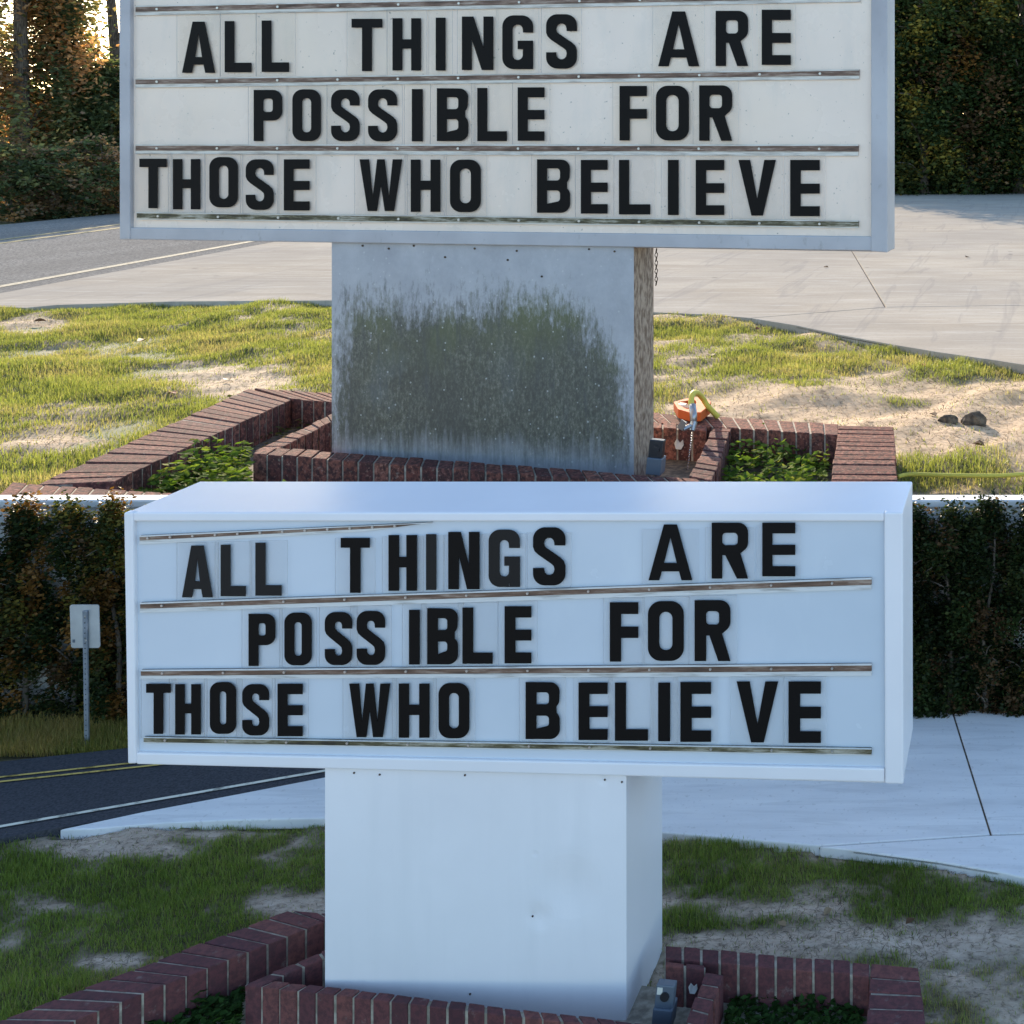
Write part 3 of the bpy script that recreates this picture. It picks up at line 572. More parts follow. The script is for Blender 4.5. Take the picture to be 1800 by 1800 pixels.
R1a = [('ALL', [(320, 378, 38, 128), (395, 442, 37, 127), (460, 508, 36, 126.5)]), ('THINGS', [(618, 672, 33, 125), (690, 740, 32, 124), (766, 783, 31, 124), (812, 867, 29, 123), (883, 937, 27, 121.5), (960, 1014, 25, 120.5)]), ('ARE', [(1157, 1229, 20, 116.5), (1258, 1315, 19, 116), (1339, 1390, 17, 114)])]
R2a = [('POSSIBLE', [(446, 496, 158, 248), (514, 564, 157, 248), (582, 632, 157.5, 248), (647, 698, 157, 248.5), (724, 743, 156.5, 248.5), (768, 823, 155, 248), (839, 891, 154.5, 248), (910, 957, 153.5, 247.5)]), ('FOR', [(1089, 1137, 151, 247), (1153, 1211, 150.5, 247), (1229, 1287, 150, 247.5)])]
R3a = [('THOSE', [(245, 293, 279, 366), (304, 352, 279.5, 368), (368, 418, 276, 364.5), (432, 481, 280, 369), (499, 544, 280, 370)]), ('WHO', [(632, 707, 280, 371), (722, 774, 280.5, 372.5), (791, 845, 280.5, 373)]), ('BELIEVE', [(944, 1002, 280, 374), (1021, 1068, 281, 375.5), (1088, 1143, 281, 377), (1174, 1193, 281, 378), (1223, 1273, 281, 378), (1298, 1364, 281, 379), (1389, 1441, 281, 380)])]
letters(PA, [R1a, R2a, R3a], [((24, 2), (136, 122)), ((152, 138), (255, 255)), ((269, 272), (374, 389))], 'stained cream sign', 17.2, 15.6, .009, 'letters on the stained cream sign', .002)
# lower sign ------------------------------------------------
labB = 'freshly repainted white changeable letter sign on a plain white metal pedestal'
base = PB.at(850, Y0); base = Vector((base.x, base.y, ZB))
qb = {'face': (0, 0, 0, 0), 'panel': [(228, 906), (1560, 906), (1558, 1354), (234, 1326)],
      'left_stile': ([(217, 901), (234, 901), (239, 1343), (224, 1343)], (-.012, .012)),
      'bottom_rail': ([(238.5, 1323), (1555, 1351), (1555, 1376), (239, 1344)], (-.012, .009)),
      'right_stile': ([(1554, 901), (1587, 901), (1588, 1379), (1555.5, 1378)], (-.012, .012)),
      'top_rail': ([(234, 901), (1554, 901), (1554, 917), (234, 917)], (-.012, .011)),
      'body': [(218, 902), (1586, 902), (1587, 1378), (225, 1342)]}
tr_b = [((246, 1060), (1532, 1016), (1532, 1036), (246, 1077), 'track_old', .60), ((247, 1178), (1532, 1167), (1532, 1188), (247, 1194), 'track_old', .62),
        ((252, 1296), (1532, 1316), (1532, 1328), (252, 1306), 'track_mould', .85), ((245, 942), (760, 918.5), (640, 934), (245, 957), 'track_old', .55)]
sB_ = sign(PB, 'marquee_sign', labB, {'frame': 'white_paint', 'panel': 'white_panel', 'lip': 'track_lip_clean', 'side': 'white_paint', 'to': .008}, qb, tr_b, None, base, .28)
def dented(name, pts, org):
    m = M[name] = mat(name, (.8, .79, .81), .36); n = N(m); v = n.tc()
    n.col(n.mix(n.ramp(n.noise(n.mapping(v, (14, 14, 1.2)), 1.0, 5, .6), [(.5, 0.), (.75, .3)]), n.ramp(n.noise(v, 2.5, 6), [(.3, (.78, .765, .79)), (.7, (.85, .835, .86))]), (.70, .70, .72)))
    h = n.math('MULTIPLY', n.noise(v, 4, 3), .12)
    for p, r in pts:
        q = p - org; d_ = m.node_tree.nodes.new('ShaderNodeVectorMath'); d_.operation = 'DISTANCE'; n.lk(v, d_.inputs[0]); d_.inputs[1].default_value = tuple(q)
        h = n.math('ADD', h, n.math('MULTIPLY', n.ramp(n.math('DIVIDE', d_.outputs['Value'], r), [(0., 0.), (.2, .10), (.4, .35), (.6, .65), (.8, .90), (1., 1.)]), min(1, r * 14) * .6))
    n.bump(h, .55, .02)
dented('dented_paint', [(PB.at(948, 1612), .045), (PB.at(936, 1609), .012), (PB.at(940, 1502), .012), (PB.at(1060, 1372), .02), (PB.at(1000, 1560), .10)], W[sB_.name])
pedB = pedestal(PB, sB_, 571, 1101, 1352, 1366, ZB - .03, .30, 'dented_paint', 'white_paint', .003, None)
rv = []
for x, y in ((622, 1359), (667, 1362), (817, 1363), (1063, 1371), (1093, 1375), (826, 1748), (936, 1611)):
    rv.append(plate(PB, [(x + 1.8 * math.cos(k), y + 1.8 * math.sin(k)) for k in range(6)], -.003, -.0008))
tag(obj('rivets', *join(*rv), 'chain_rust', pedB), kind='stuff')
R1b = [('ALL', [(320, 374, 959, 1050), (388, 432, 957.5, 1048), (449, 495, 954, 1047)]), ('THINGS', [(599, 650, 945.5, 1042), (683, 733, 940.5, 1038.5), (749, 767, 939, 1037), (788, 843, 935, 1035.7), (859, 914, 931, 1031.7), (937, 994, 927, 1029)]), ('ARE', [(1140, 1217, 922, 1020), (1251, 1315, 919, 1017), (1340, 1398, 919, 1013)])]
R2b = [('POSSIBLE', [(437, 484, 1079, 1170.7), (500, 548, 1077, 1169.5), (571, 619, 1076, 1169), (627, 677, 1074, 1168.7), (719, 738, 1072, 1168), (751, 805, 1069, 1167.7), (813, 866, 1068, 1166.7), (887, 934, 1065.7, 1166)]), ('FOR', [(1072, 1122, 1058.7, 1163), (1139, 1202, 1056.7, 1161.7), (1221, 1284, 1055, 1162)])]
R3b = [('THOSE', [(257, 300, 1202, 1290), (308, 353, 1202.7, 1291), (369, 415, 1199, 1290), (426, 473, 1202.7, 1292.7), (488, 532, 1202, 1294)]), ('WHO', [(614, 686, 1201.7, 1295.7), (701, 755, 1201.7, 1296.7), (771, 825, 1200.7, 1297.7)]), ('BELIEVE', [(924, 984, 1199, 1299), (1017, 1068, 1200, 1300.7), (1081, 1139, 1200, 1302), (1157, 1178, 1200, 1303), (1196, 1250, 1199, 1304), (1295, 1368, 1198, 1305), (1386, 1443, 1198, 1306)])]
letters(PB, [R1b, R2b, R3b], [((956, 919), (1060, 1016)), ((1076, 1037), (1178, 1167)), ((1193, 1189), (1297, 1316))], 'repainted white sign', 17.5, 16.5, .006, 'letters on the repainted white sign', .0013,
        faded={(0, 'ALL', 0), (0, 'ALL', 1), (0, 'ALL', 2), (0, 'THINGS', 2), (0, 'THINGS', 4)})

# ------------------------------------------------------------------ brick planters
def planter(loc, label, walls, zt, zb, pitch, m, joint):
    root = empty('brick_planter', loc, label, 'planter', 'brick planters under the signs'); mort = []
    for (a0, a1, b0, b1) in walls:
        A0, A1, B0, B1 = (P(*p, zt) for p in (a0, a1, b0, b1)); n = max(2, round(((A1 - A0).length + (B1 - B0).length) / 2 / pitch))
        L = ((A1 - A0).length + (B1 - B0).length) / 2; g = joint / L / 2; dn = lambda p, z: Vector((p.x, p.y, z))
        for i in range(n):
            t0, t1 = i / n + g, (i + 1) / n - g; jz = random.uniform(-.003, .003) * pitch / .08; jo = random.uniform(-.003, .003) * pitch / .08
            q = [A0.lerp(A1, t0), A0.lerp(A1, t1), B0.lerp(B1, t1), B0.lerp(B1, t0)]; c = sum(q, Vector()) / 4; ax = (B0 - A0).normalized()
            q = [dn(p + ax * jo, zt + jz + random.uniform(-.001, .001)) for p in q]
            obj('brick', *prism(q, [dn(p, zb) for p in q]), m, root, bevel=pitch * .05)
        q = [A0.lerp(A1, .002), A0.lerp(A1, .998), B0.lerp(B1, .998), B0.lerp(B1, .002)]; c = sum(q, Vector()) / 4; k = joint * .55
        q2 = [p + ((B0 - A0).normalized() * k if i < 2 else (A0 - B0).normalized() * k) for i, p in enumerate(q)]
        mort.append(prism([dn(p, zt - pitch * .07) for p in q2], [dn(p, zb) for p in q2]))
    obj('mortar', *join(*mort), 'mortar', root)
    return root
walls_a = [((438, 682), (64, 852), (512, 702), (200, 846)), ((446, 682), (1475, 745), (512, 701.5), (1475, 764)), ((1571, 750), (1580, 905), (1474, 748), (1452, 905)),
           ((20, 848), (470, 877.5), (-8, 875), (462, 884)),
           ((443, 797), (1248, 858), (464, 785), (1226, 842)), ((1285, 752), (1252, 846), (1253, 751), (1212, 838)), ((606, 712), (1243, 748), (606, 722), (1243, 757)), ((447, 792), (604, 718), (486, 790), (604, 730))]
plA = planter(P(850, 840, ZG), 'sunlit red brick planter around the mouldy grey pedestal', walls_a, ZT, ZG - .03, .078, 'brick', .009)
walls_b = [((508, 1600), (-40, 1808), (572, 1620), (92, 1808)), ((514, 1600), (610, 1608), (574, 1621), (610, 1625)), ((1168, 1661), (1530, 1693), (1168, 1684), (1530, 1716)), ((1614, 1700), (1632, 1830), (1532, 1693), (1522, 1830)),
           ((427, 1731), (1235, 1824), (452, 1720), (1212, 1808)), ((1272, 1712), (1238, 1806), (1240, 1708), (1206, 1796)), ((1168, 1690), (1240, 1697), (1168, 1698), (1240, 1705)), ((430, 1729), (604, 1656), (462, 1729), (604, 1670))]
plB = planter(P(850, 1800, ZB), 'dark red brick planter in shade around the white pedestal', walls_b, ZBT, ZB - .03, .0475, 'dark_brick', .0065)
sp = [P(x, y, ZT) for x, y in ((470, 692), (120, 850), (120, 905), (1520, 905), (1520, 755))]
tag(obj('planter_soil', [Vector((p.x, max(p.y, DE + .065), ZG + .03)) for p in sp], [list(range(5))], 'soil'), kind='structure')
sp = [P(x, y, ZBT) for x, y in ((540, 1610), (20, 1806), (1575, 1830), (1570, 1705))]
tag(obj('planter_soil', [Vector((p.x, p.y, ZB + .022)) for p in sp], [list(range(4))], 'mortar'), kind='structure')

# ------------------------------------------------------------------ leaves, ivy, trees
def leaf_cloud(name, C, size, pal, pidx, m, parent=None, up=.3, jit=.25, loc=(0, 0, 0)):
    n = len(C); a = rng.normal(size=(n, 3)); a[:, 2] *= .6; a /= np.linalg.norm(a, axis=1)[:, None]; b = rng.normal(size=(n, 3)); b[:, 2] += up * 0; b -= a * (a * b).sum(1)[:, None]; b /= np.linalg.norm(b, axis=1)[:, None]
    if up: # faces look more to the sky
        nrm = np.cross(a, b); nrm[:, 2] = np.abs(nrm[:, 2]) + up; nrm /= np.linalg.norm(nrm, axis=1)[:, None]; a -= nrm * (a * nrm).sum(1)[:, None]; a /= np.linalg.norm(a, axis=1)[:, None]; b = np.cross(nrm, a)
    nrm = np.cross(a, b); s = (size * rng.uniform(.6, 1.3, n))[:, None]
    pts = [C - a * s * .5, C - b * s * .32 - a * s * .08, C - nrm * s * .10, C + b * s * .32 - a * s * .08, C + a * s * .55]
    v = np.stack(pts, 1).reshape(-1, 3); i = np.arange(n)[:, None] * 5; f = (i + np.array([0, 2, 1, 1, 2, 4, 0, 3, 2, 3, 4, 2])[None]).ravel()
    cc = np.array(pal)[pidx] * rng.uniform(1 - jit, 1 + jit, n)[:, None]
    return quick_mesh(name, v, f, 3, m, np.repeat(cc, 5, 0), parent, loc)
def tree(name, label, base, h, rx, ry, nl, size, pal, wts, low=.1, group=None, cat='tree', gapz=None, nclump=60, tr=.02, lm='leaf', pl_=None):
    root = empty(name, base, label, cat, group); B = Vector(base); parts = []
    trunk = spline([B, B + Vector((random.uniform(-.1, .1) * rx, random.uniform(-.1, .1) * ry, h * .35)), B + Vector((random.uniform(-.2, .2) * rx, 0, h * .7)), B + Vector((random.uniform(-.3, .3) * rx, 0, h * .96))], 4)
    r0 = h * tr; parts.append(tube(trunk, [r0 * (1 - .8 * i / (len(trunk) - 1)) for i in range(len(trunk))], 7))
    for k in range(15):
        t = random.uniform(.12, .85); p = trunk[int(t * (len(trunk) - 1))]; an = random.uniform(0, 6.28); q = p + Vector((math.cos(an) * rx * random.uniform(.6, 1.1), math.sin(an) * ry * random.uniform(.6, 1.15), h * random.uniform(.02, .16))); mid = p.lerp(q, .5) + Vector((0, 0, h * .03))
        parts.append(tube(spline([p, mid, q], 3), [r0 * .4 * (1 - t * .5) * (1 - .8 * j / 6) for j in range(7)], 5))
    obj('trunk', *join(*parts), 'bark', root, smooth=True)
    # clumps in the crown volume, leaves gathered round them
    cz = rng.uniform(low, 1, nclump); prof = np.clip(np.sin(np.clip((cz - low) / (1.02 - low), 0, 1) * math.pi * .78 + .55), .12, 1)
    an = rng.uniform(0, 6.283, nclump); rr = np.sqrt(rng.uniform(.1, 1, nclump)) * prof; cc = np.stack([np.cos(an) * rr * rx, np.sin(an) * rr * ry, cz * h], 1) + np.array(B)
    ci = rng.integers(0, nclump, nl); sg = np.array([rx, ry, h * .28]) * .15; C = cc[ci] + rng.normal(size=(nl, 3)) * sg; C[:, 2] = np.maximum(C[:, 2], B.z + size * .2)
    cp = rng.choice(len(pal), nclump, p=np.array(wts) / sum(wts)); pi = np.where(rng.random(nl) < .82, cp[ci], rng.choice(len(pal), nl, p=np.array(wts) / sum(wts)))
    cb = rng.uniform(.55, 1.6, nclump)[ci]; big = np.array(pl_ or pal)[pi] * cb[:, None]
    leaf_cloud('crown', C, size, big, np.arange(nl), lm, root); return root
DG, MG, OL, YL, OR, BR = (.022, .034, .012), (.035, .055, .018), (.06, .07, .022), (.17, .14, .03), (.22, .11, .03), (.10, .06, .03)
PAL = [DG, MG, OL, YL, OR, BR]
# left of the stained sign, across the road
g = 'trees along the road by the stained sign'
PAL_HAZE = [tuple((c * .7 + sum(p) / 3 * .3) * 2.7 for c in p) for p in PAL]  # leaf colours brightened and greyed to imitate backlight and haze
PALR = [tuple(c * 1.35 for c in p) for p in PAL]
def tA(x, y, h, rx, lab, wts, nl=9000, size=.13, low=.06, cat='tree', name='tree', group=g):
    b = P(x, y, ZG); lit = True; return tree(name, lab, b, h, rx, rx * .8, nl, size, PAL, wts, low, group, cat, nclump=90, lm='back_leaf' if x < 500 else 'leaf', pl_=PAL_HAZE if x < 500 else PALR)
tA(35, 372, 9.0, 1.25, 'tall olive tree with sunlit orange leaves at the far left behind the road', (2, 3, 4, 2, 4, 3), 30000, .11)
tA(105, 366, 7.4, .62, 'tall dark tree with rusty leaf patches beside the road', (3, 3, 3, 1, 4, 4), 24000, .11)
tA(190, 366, 3.0, .85, 'low dark green tree just left of the stained sign', (7, 5, 2, .4, .3, 1), 14000, .10)
tA(255, 360, 3.2, 1.2, 'round dark tree partly hidden by the left edge of the stained sign', (7, 5, 2, .4, .3, 1), 7000, .11)
tA(200, 352, 8.5, 1.0, 'thin tree with reddish upper leaves against the bright sky', (1, 1, 2, 1, 3, 4), 1600, .11, .36)
tA(-70, 368, 8.5, 1.5, 'broad dark tree at the edge of the road out to the left', (5, 4, 3, 1, 2, 2), 9000, .13)
gsb = 'bushes along the road by the stained sign'
tA(165, 379, 1.45, .8, 'low brownish bush at the roadside left of the stained sign', (3, 3, 2, .5, 1, 5), 6000, .085, .02, 'bush', 'roadside_bush', gsb)
tA(95, 384, 1.3, .8, 'low dark bush with dry twigs at the roadside', (4, 3, 2, .3, .7, 4), 6000, .085, .02, 'bush', 'roadside_bush', gsb)
tA(20, 388, 1.4, .8, 'shaded bush at the roadside at the far left', (4, 4, 2, .3, .5, 3), 5000, .085, .02, 'bush', 'roadside_bush', gsb)
g2 = 'dark trees behind the pavement on the right'
for x, y, h, rx, lab, wts in ((1540, 343, 5.8, 1.7, 'dark tree whose crown meets the right edge of the stained sign', (7, 5, 2, .3, .1, 1)), (1625, 344, 6.2, 1.5, 'dark tree with a few yellow leaves right of the stained sign', (4, 4, 3, 3, .5, 1)),
                              (1705, 343, 6.4, 1.6, 'dark tree with brown leaf clumps behind the far pavement', (5, 4, 3, 1.2, 1.5, 2)), (1790, 342, 8.8, 1.6, 'dense dark tree at the far right behind the pavement', (7, 4, 2, .4, .2, 1)), (1880, 342, 9, 1.8, 'dark tree beyond the right edge of the pavement', (7, 4, 2, .4, .2, 1))):
    tA(x, y, h, rx, lab, wts, 20000, .13, .0, 'tree', 'tree', g2)
# a wooded mass further back
C = np.stack([rng.uniform(-6, 8, 40000), rng.uniform(35.5, 38.5, 40000), ZG + rng.uniform(0, 5.8, 40000)], 1)
tag(leaf_cloud('distant_wood', C, .32, PAL, rng.choice(3, 40000, p=[.7, .22, .08]), 'leaf'), 'dark mass of woodland behind the trees at the far pavement', 'woodland', kind='stuff')
C = np.stack([rng.uniform(-34, -22, 16000), rng.uniform(32, 35, 16000), ZG + rng.uniform(0, 1, 16000) ** 1.2 * 2.7], 1)
tag(leaf_cloud('distant_wood', C, .26, PAL, rng.choice(3, 16000, p=[.6, .3, .1]), 'leaf'), 'low dark woodland behind the trees across the road', 'woodland', kind='stuff')
# behind the lower lot
def tB(x, d, h, rx, lab, wts, nl=14000, size=.017, low=.0, group='trees behind the repainted sign', cat='tree', name='tree'):
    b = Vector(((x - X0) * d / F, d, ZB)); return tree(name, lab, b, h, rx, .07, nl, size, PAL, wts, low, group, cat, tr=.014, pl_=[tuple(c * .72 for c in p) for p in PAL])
tB(-55, 4.62, .77, .17, 'dark tree at the far left behind the dark road', (5, 4, 3, 1, 1.5, 2))
tB(45, 4.63, .79, .17, 'dark tree with orange leaves, coloured as if lit, left of the back of the road sign', (3, 3, 3, 2, 4, 2))  # orange in the leaf colour stands in for sunlight
tB(128, 4.64, .76, .17, 'dark olive tree directly behind the back of the road sign', (5, 4, 3, .8, 1.5, 2))
tB(205, 4.62, .79, .16, 'dark tree with golden leaves against the left edge of the white sign', (3, 3, 3, 3, 4, 2))
tB(290, 4.64, .72, .17, 'dark tree hidden behind the left end of the white sign', (5, 4, 3, .5, 1, 2), 7000)
for x, lab, w in ((1600, 'dark tree against the right edge of the white sign', (7, 5, 2, .05, .05, .6)), (1668, 'very dark green tree right of the white sign', (7, 5, 3, .2, .1, 1)), (1735, 'dark tree with a few rusty leaves right of the white sign', (7, 5, 2, .1, .3, 1)), (1815, 'dark tree at the far right behind the pale pavement', (7, 5, 2, .2, .1, 1))):
    tB(x, 4.65, random.uniform(.75, .80), .16, lab, w, 15000)
C = np.stack([rng.uniform(-5, -3.0, 6000), rng.uniform(4.45, 4.52, 6000), ZB + rng.uniform(0, .05, 6000)], 1)
vg = blades('verge_grass', 26000, -4.6, -2.6, 4.36, 4.6, ZB, lambda X, Y: X * 0, lambda X, Y: X * 0 + 1, [[(p.x, p.y) for p in rp]], .02, .05, .0013, [(.34, .25, .07), (.40, .29, .11), (.20, .20, .05)], 'grass_blade'); tag(vg, 'dry verge grass coloured as if lit orange along the far edge of the dark road', 'grass')  # orange light on the verge is put into the blade colours

# ivy and weeds in the planters
def ivy(name, poly, zt, n, size, hgt, pal, wts, label, seed=0):
    xs = [p[0] for p in poly]; ys = [p[1] for p in poly]; X = rng.uniform(min(xs), max(xs), n * 3); Y = rng.uniform(min(ys), max(ys), n * 3); k = inpoly(X, Y, poly); X, Y = X[k][:n], Y[k][:n]
    hh = hgt * np.clip(fbm(X * 5 / (hgt * 5), Y * 5 / (hgt * 5), 3) * 1.8 - .35, .05, 1.2); C = np.stack([X, Y, zt + hh * rng.uniform(0, 1, len(X)) ** .6], 1)
    o = leaf_cloud(name, C, size, pal, rng.choice(len(pal), len(C), p=np.array(wts) / sum(wts)), 'ivy_leaf', up=.9); return tag(o, label, 'ground cover', kind='stuff')
IP = [(.09, .15, .025), (.14, .20, .04), (.05, .085, .02), (.20, .22, .06)]
def pp(pts, z): return [(p.x, p.y) for p in (P(x, y, z) for x, y in pts)]
ivy('ivy_patch', pp([(390, 790), (440, 800), (440, 880), (250, 890), (210, 862)], ZG + .06), ZG + .03, 1100, .042, .20, IP, (3, 3, 2, 1), 'leafy green ivy in the left bed of the sunlit planter')
ivy('ivy_patch', pp([(1290, 785), (1460, 790), (1452, 895), (1262, 895)], ZG + .06), ZG + .03, 1700, .036, .14, IP, (3, 3, 2, 1), 'leafy green ivy in the right bed of the sunlit planter')
ivy('ivy_patch', pp([(400, 700), (600, 735), (480, 800), (430, 800)], ZG + .03), ZG + .03, 300, .03, .06, [(.07, .08, .03), (.15, .11, .06)], (1, 1), 'dry weeds in the narrow bed left of the mouldy pedestal')
ivy('ivy_patch', pp([(380, 1735), (430, 1740), (420, 1815), (200, 1815), (270, 1770)], ZB + .03), ZB + .02, 900, .022, .055, [(.035, .075, .02), (.05, .10, .03), (.025, .045, .015)], (3, 2, 2), 'dark green ivy in the left bed of the shaded planter')
ivy('ivy_patch', pp([(1290, 1730), (1515, 1735), (1515, 1815), (1270, 1815)], ZB + .03), ZB + .02, 1100, .02, .05, [(.035, .075, .02), (.05, .10, .03), (.025, .045, .015)], (3, 2, 2), 'dark green ivy in the right bed of the shaded planter')
sb = blades('dry_straw', 9000, -2.3, -1.5, 3.1, 3.6, ZB + .03, lambda X, Y: X * 0, lambda X, Y: X * 0, [], .02, .06, .001, [(.12, .10, .05), (.2, .17, .1), (.08, .09, .03)], 'straw', flat=True, inv=True, only=[(p.x, p.y) for p in (P(x, y, ZBT) for x, y in ((575, 1625), (700, 1640), (650, 1670), (450, 1735), (380, 1735), (300, 1735)))]); tag(sb, 'tangle of dry straw inside the shaded brick planter', 'straw')
def weed(x, y, z, d, h, n, label):
    b = V(x, y, d); b.z = z; r = empty('weed_plant', b, label, 'plant', 'small weeds in front of the inner brick wall'); st = []; C = []
    for k in range(n):
        an = random.uniform(0, 6.28); tip = b + Vector((math.cos(an) * h * .4, math.sin(an) * h * .3, h * random.uniform(.6, 1))); st.append(tube(spline([b, b.lerp(tip, .5) + Vector((0, 0, h * .12)), tip], 3), .0025, 5))
        for j in range(4): C.append(b.lerp(tip, .5 + .17 * j) + Vector((random.gauss(0, .008), random.gauss(0, .008), .012)))
    obj('stem', *join(*st), 'bark', r); leaf_cloud('leaves', np.array([tuple(c) for c in C]), .04, IP, rng.choice(3, len(C)), 'ivy_leaf', r, up=.8)
weed(548, 880, ZG + .03, 4.98, .13, 5, 'small leafy weed at the left end of the inner brick wall')
weed(600, 880, ZG + .03, 4.98, .12, 6, 'small leafy weed further right along the dark brick wall')
weed(478, 868, ZG + .03, 5.05, .15, 6, 'bushier leafy weed beside the corner of the inner brick wall')

# ------------------------------------------------------------------ small things
# electrical box beside each pedestal
def outlet(x0, x1, y0, y1, d, label, dark):
    c = V((x0 + x1) / 2, y1, d); r = empty('outlet_box', c, label, 'outlet box', 'outlet boxes beside the pedestals'); k = d / F; w = (x1 - x0) * k; h = (y1 - y0) * k
    tl = .10
    obj('box', *box(c + Vector((0, 0, h * .24)), w * .95, w * 1.0, h * .48, 0, tl), 'grey_box', r, bevel=w * .06)
    cv = obj('cover', *box(c + Vector((w * .10, -w * .12, h * .72)), w * .9, w * .5, h * .52, 0, tl), 'black_plastic' if dark else 'grey_box', r, bevel=w * .06)
    obj('latch', *tube([c + Vector((w * .12, -w * .37, h * .74)), c + Vector((w * .12, -w * .46, h * .74))], w * .22, 12), 'black_plastic', cv)
    obj('conduit', *tube([c + Vector((w * .1, 0, .02)), c + Vector((w * .1, 0, -.12))], w * .2, 8), 'grey_metal', r)
    if not dark: obj('sticker', *box(c + Vector((-w * .12, -w * .375, h * .86)), w * .26, .001, h * .16, 0, tl), 'pale_sticker', cv)
outlet(1139, 1167, 770, 832, 5.33, 'black lidded outlet box beside the mouldy grey pedestal', True)
outlet(1150, 1186, 1722, 1800, 2.98, 'blue grey outlet box at the foot of the white pedestal', False)
# hose, splitter and water
hp = [V(1262, 733, 6.25), V(1245, 715, 6.22), V(1235, 700, 6.2), V(1226, 691, 6.1), V(1218, 692, 6.0), V(1215, 705, 5.95), V(1217, 722, 5.9)]
b = V(1220, 735, 5.9)
r = empty('hose_nozzle', b, 'yellow garden hose end bent over the brick wall and dripping', 'hose'); obj('hose', *tube(spline(hp, 6), .014, 10), 'yellow_hose', r, smooth=True)
obj('sleeve', *tube([V(1217, 712, 5.92), V(1219, 728, 5.89), V(1219, 744, 5.87)], [.017, .017, .015], 10), 'grey_metal', r, smooth=True)
obj('valve', *join(tube([V(1220, 742, 5.87), V(1217, 757, 5.85)], [.017, .012], 10), tube([V(1214, 748, 5.85), V(1201, 755, 5.82)], [.010, .010], 8), box(V(1199, 747, 5.82), .03, .012, .042, 0, .5)), 'grey_metal', r)
wv = []
for k in range(17):
    y = 760 + k * 4.2; x = 1216 - k * .5 + random.uniform(-.8, .8); p = V(x, y, 5.84); wv.append(tube([p + Vector((0, 0, .007)), p, p - Vector((0, 0, .006))], [.001, .0042 + random.uniform(-.001, .002), .001], 7))
tag(obj('water_trickle', *join(*wv), 'water', None, V(1210, 830, 5.84), smooth=True), 'thin trickle of water falling from the hose end', 'water')
# orange strap handle lying on the wall top
b = P(1215, 738, ZT); r = empty('cord_winder', b, 'orange plastic cord winder lying on the brick wall top', 'cord winder')
ring = [P(x, y, ZT + .012) for x, y in ((1184, 722), (1192, 735), (1212, 741), (1232, 741), (1248, 728), (1250, 721), (1240, 715), (1222, 713), (1205, 716))]; ring2 = [P(x, y, ZT + .012) for x, y in ((1193, 722), (1199, 730), (1214, 734), (1221, 733), (1224, 724), (1224, 721), (1222, 719), (1216, 718), (1206, 720))]
n_ = len(ring); up = Vector((0, 0, .045)); vs = ring + ring2 + [p + up for p in ring] + [p + up for p in ring2]; fs = []
for i in range(n_):
    j = (i + 1) % n_; fs += [[i, j, 2 * n_ + j, 2 * n_ + i], [n_ + i, 3 * n_ + i, 3 * n_ + j, n_ + j], [2 * n_ + i, 2 * n_ + j, 3 * n_ + j, 3 * n_ + i], [i, n_ + i, n_ + j, j]]
obj('frame', vs, fs, 'orange_plastic', r, bevel=.003); obj('plug', *tube([P(1196, 713, ZT + .05), P(1207, 714, ZT + .06)], .014, 8), 'pale_sticker', r)
hg = [P(x, y, ZG + .03) for x, y in ((1578, 838), (1600, 834), (1650, 835), (1700, 836), (1760, 836), (1850, 832), (1960, 838))]
tag(obj('garden_hose', *tube(spline(hg, 6), .010, 8), 'yellow_hose', None, hg[0], smooth=True), 'yellow green garden hose lying on the grass right of the brick planter', 'hose')
# paper scraps
def scrap(p, s, label):
    vs = [p + Vector((s * x, -.004 - s * .3 * abs(z), s * z)) for x, z in ((-.5, .1), (-.2, .6), (.1, .15), (.45, .5), (.5, -.1), (.25, -.55), (-.3, -.5))]
    tag(obj('paper_scrap', *prism(vs, [v + Vector((0, .003, 0)) for v in vs]), 'paper_scrap', None, p), label, 'paper scrap')
scrap(P(1197, 752, ZT) + Vector((0, -.03, -.07)), .045, 'torn white scrap stuck on the sunlit brick beside the hose')
scrap(P(1221, 1704, ZBT) + Vector((0, -.012, -.035)), .022, 'small white scrap stuck on the shaded inner brick wall')
# chain hanging at the top corner of the old pedestal
cv = []
top = V(1152, 441, PA.at(1113, 441).y + .12)
for k in range(9):
    c = top + Vector((.004, 0, -.018 * k)); pts = [c + Vector(((.006 if k % 2 else .002) * math.cos(a), (.002 if k % 2 else .006) * math.sin(a), .011 * math.sin(a + (0 if k % 2 else 1.57)))) for a in np.linspace(0, 6.283, 9)]; cv.append(tube(pts, .002, 5, False))
tag(obj('chain', *join(*cv), 'chain_rust', None, top), 'short rusty chain hanging at the right edge of the old pedestal', 'chain')
# back of a road sign by the lower road
b = P(150, 1310, ZB); d = b.y; r = empty('road_sign', b, 'plain grey back of a road sign on a thin steel post', 'road sign')
post = [V(144.5, 1074, d), V(152.5, 1074, d), V(155, 1312, d), V(148, 1312, d)]
obj('post', *prism(post, [p + Vector((0, .008, 0)) for p in post]), 'galvanised', r, bevel=.001)
pl_ = rrect(0, 0, 51, 76, 4); q = [V(122.5 + x + (76 - y) * .02, 1063 + y, d + .010) for x, y in pl_]
q = [V(122.5 + x + y * .03, 1063 + y, d + .010) for x, y in pl_]
pt = obj('plate', *prism(q, [p + Vector((0, .003, 0)) for p in q]), 'sign_back', r)
st = [V(x, y, d + .0098) for x, y in ((127.5, 1124), (132, 1124), (132, 1129.5), (127.5, 1129.5))]; obj('sticker', *prism(st, [p + Vector((0, -.0006, 0)) for p in st]), 'grey_box', pt)
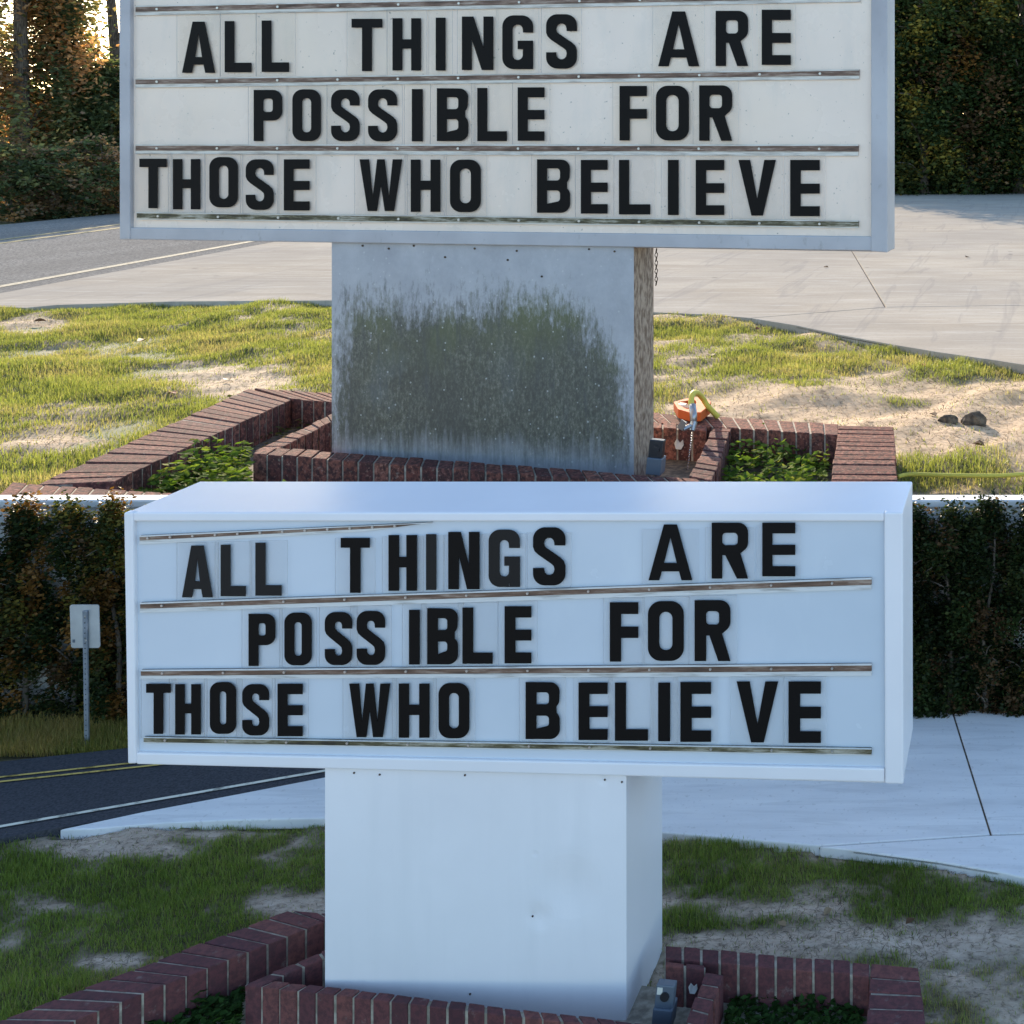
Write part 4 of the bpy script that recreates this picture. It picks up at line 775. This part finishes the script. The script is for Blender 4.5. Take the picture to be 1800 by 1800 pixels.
hl = [plate(Plane(150, d - .0005, 0), [(148.6 + (y - 1074) * .0117 + 1.1 * math.cos(k), y + 1.1 * math.sin(k)) for k in range(6)], 0, .0006) for y in range(1086, 1306, 9)]; tag(obj('holes', *join(*hl), 'black_plastic', r), kind='stuff')
bl = [plate(Plane(150, d - .001, 0), [(x + 1.6 * math.cos(k), y + 1.6 * math.sin(k)) for k in range(6)], 0, .002) for x, y in ((149, 1084), (150.5, 1126))]; obj('bolts', *join(*bl), 'screw', pt)
# fallen leaves
def leaf_thing(x, y, z, s, c, label, group):
    p = P(x, y, z); an = random.uniform(0, 6.28); L = []
    for u, w_ in ((-.5, 0), (-.2, .28), (.15, .3), (.55, 0), (.15, -.3), (-.2, -.28)):
        L.append(p + Vector((s * (u * math.cos(an) - w_ * math.sin(an)), s * (u * math.sin(an) + w_ * math.cos(an)), s * (.06 + abs(w_) * random.uniform(.1, .8)))))
    v = np.array([tuple(q) for q in L]); v = np.vstack([v, v - np.array([0, 0, s * .03])]); f = np.array([0, 1, 2, 3, 0, 3, 4, 5, 6, 9, 8, 7, 6, 11, 10, 9]); o = quick_mesh('fallen_leaf', v, f, 4, 'dead_leaf', np.tile(np.array([c]), (12, 1)) * rng.uniform(.8, 1.2), None, tuple(p)); tag(o, label, 'leaf', group)
RU = (.26, .06, .025); BN = (.13, .075, .04); TA = (.34, .25, .15)
for x, y, z, sz, c, w_ in ((1392, 681, ZG, .075, RU, 'red fallen leaf on the bare sand right of the hose'), (1620, 643, ZG, .075, RU, 'red fallen leaf in the green grass near the right pavement edge'), (303, 692, ZG, .075, RU, 'red fallen leaf beside the sandy patch left of the sunlit planter'), (1333, 579, ZG, .07, RU, 'reddish leaf at the edge of the pavement right of the old pedestal'),
                         (1455, 675, ZG, .09, BN, 'dark curled brown leaf on the sand, upper one of two'), (1482, 692, ZG, .08, BN, 'brown leaf on the sand just below the dark curled one'), (1250, 625, ZG, .09, BN, 'brown leaf in thin grass right of the old pedestal'), (1720, 783, ZG, .08, BN, 'brown leaf on the sand below the earth clods'), (1640, 730, ZG, .07, BN, 'brown leaf just left of the earth clods'), (70, 565, ZG, .09, BN, 'brown leaf on the bare patch at the far left of the sunlit lawn'), (250, 600, ZG, .10, BN, 'dark brown leaf in the middle of the sunlit left lawn'), (400, 668, ZG, .08, BN, 'brown leaf on the sandy patch behind the left brick wall'),
                         (1455, 1603, ZB, .032, TA, 'pale tan leaf on the soil right of the white pedestal'), (1600, 1620, ZB, .032, BN, 'brown leaf on the bare lower soil near the right edge'), (1375, 1625, ZB, .03, TA, 'tan leaf at the end of a grass tuft right of the white pedestal'), (1200, 1531, ZB, .03, BN, 'brown leaf in the grass close to the white pedestal'), (280, 1688, ZB, .03, TA, 'tan leaf on the pale patch beside the shaded brick wall'),
                         (1305, 435, ZC, .07, BN, 'dry leaf on the sunlit pavement just under the old sign'), (1452, 470, ZC, .07, BN, 'dry leaf on the sunlit pavement left of the slab joint'), (1700, 452, ZC, .08, BN, 'dry leaf on the sunlit pavement at the far right')):
    leaf_thing(x, y, z + .006, sz, c, w_, 'fallen leaves')
# dark earth clods near the right edge of the upper lawn
for x, s, lab in ((1668, .058, 'dark earth clod, left one of the pair on the sand'), (1712, .075, 'larger dark earth clod, right one of the pair on the sand')):
    bm = bmesh.new(); bmesh.ops.create_icosphere(bm, subdivisions=3, radius=1); p = P(x, 742, ZG)
    vs = []
    for v in bm.verts:
        q = v.co; k = .7 + .6 * fbm(np.array([q.x * 2.3 + x]), np.array([q.y * 2.3 + q.z * 1.7]), 3)[0]; vs.append(p + Vector((q.x * s * k, q.y * s * .6 * k, max(q.z, -.3) * s * .75 * k)))
    fs = [[v.index for v in f.verts] for f in bm.faces]; bm.free(); tag(obj('earth_clod', vs, fs, 'soil', None, p), lab, 'earth clod', 'dark earth clods on the sand')
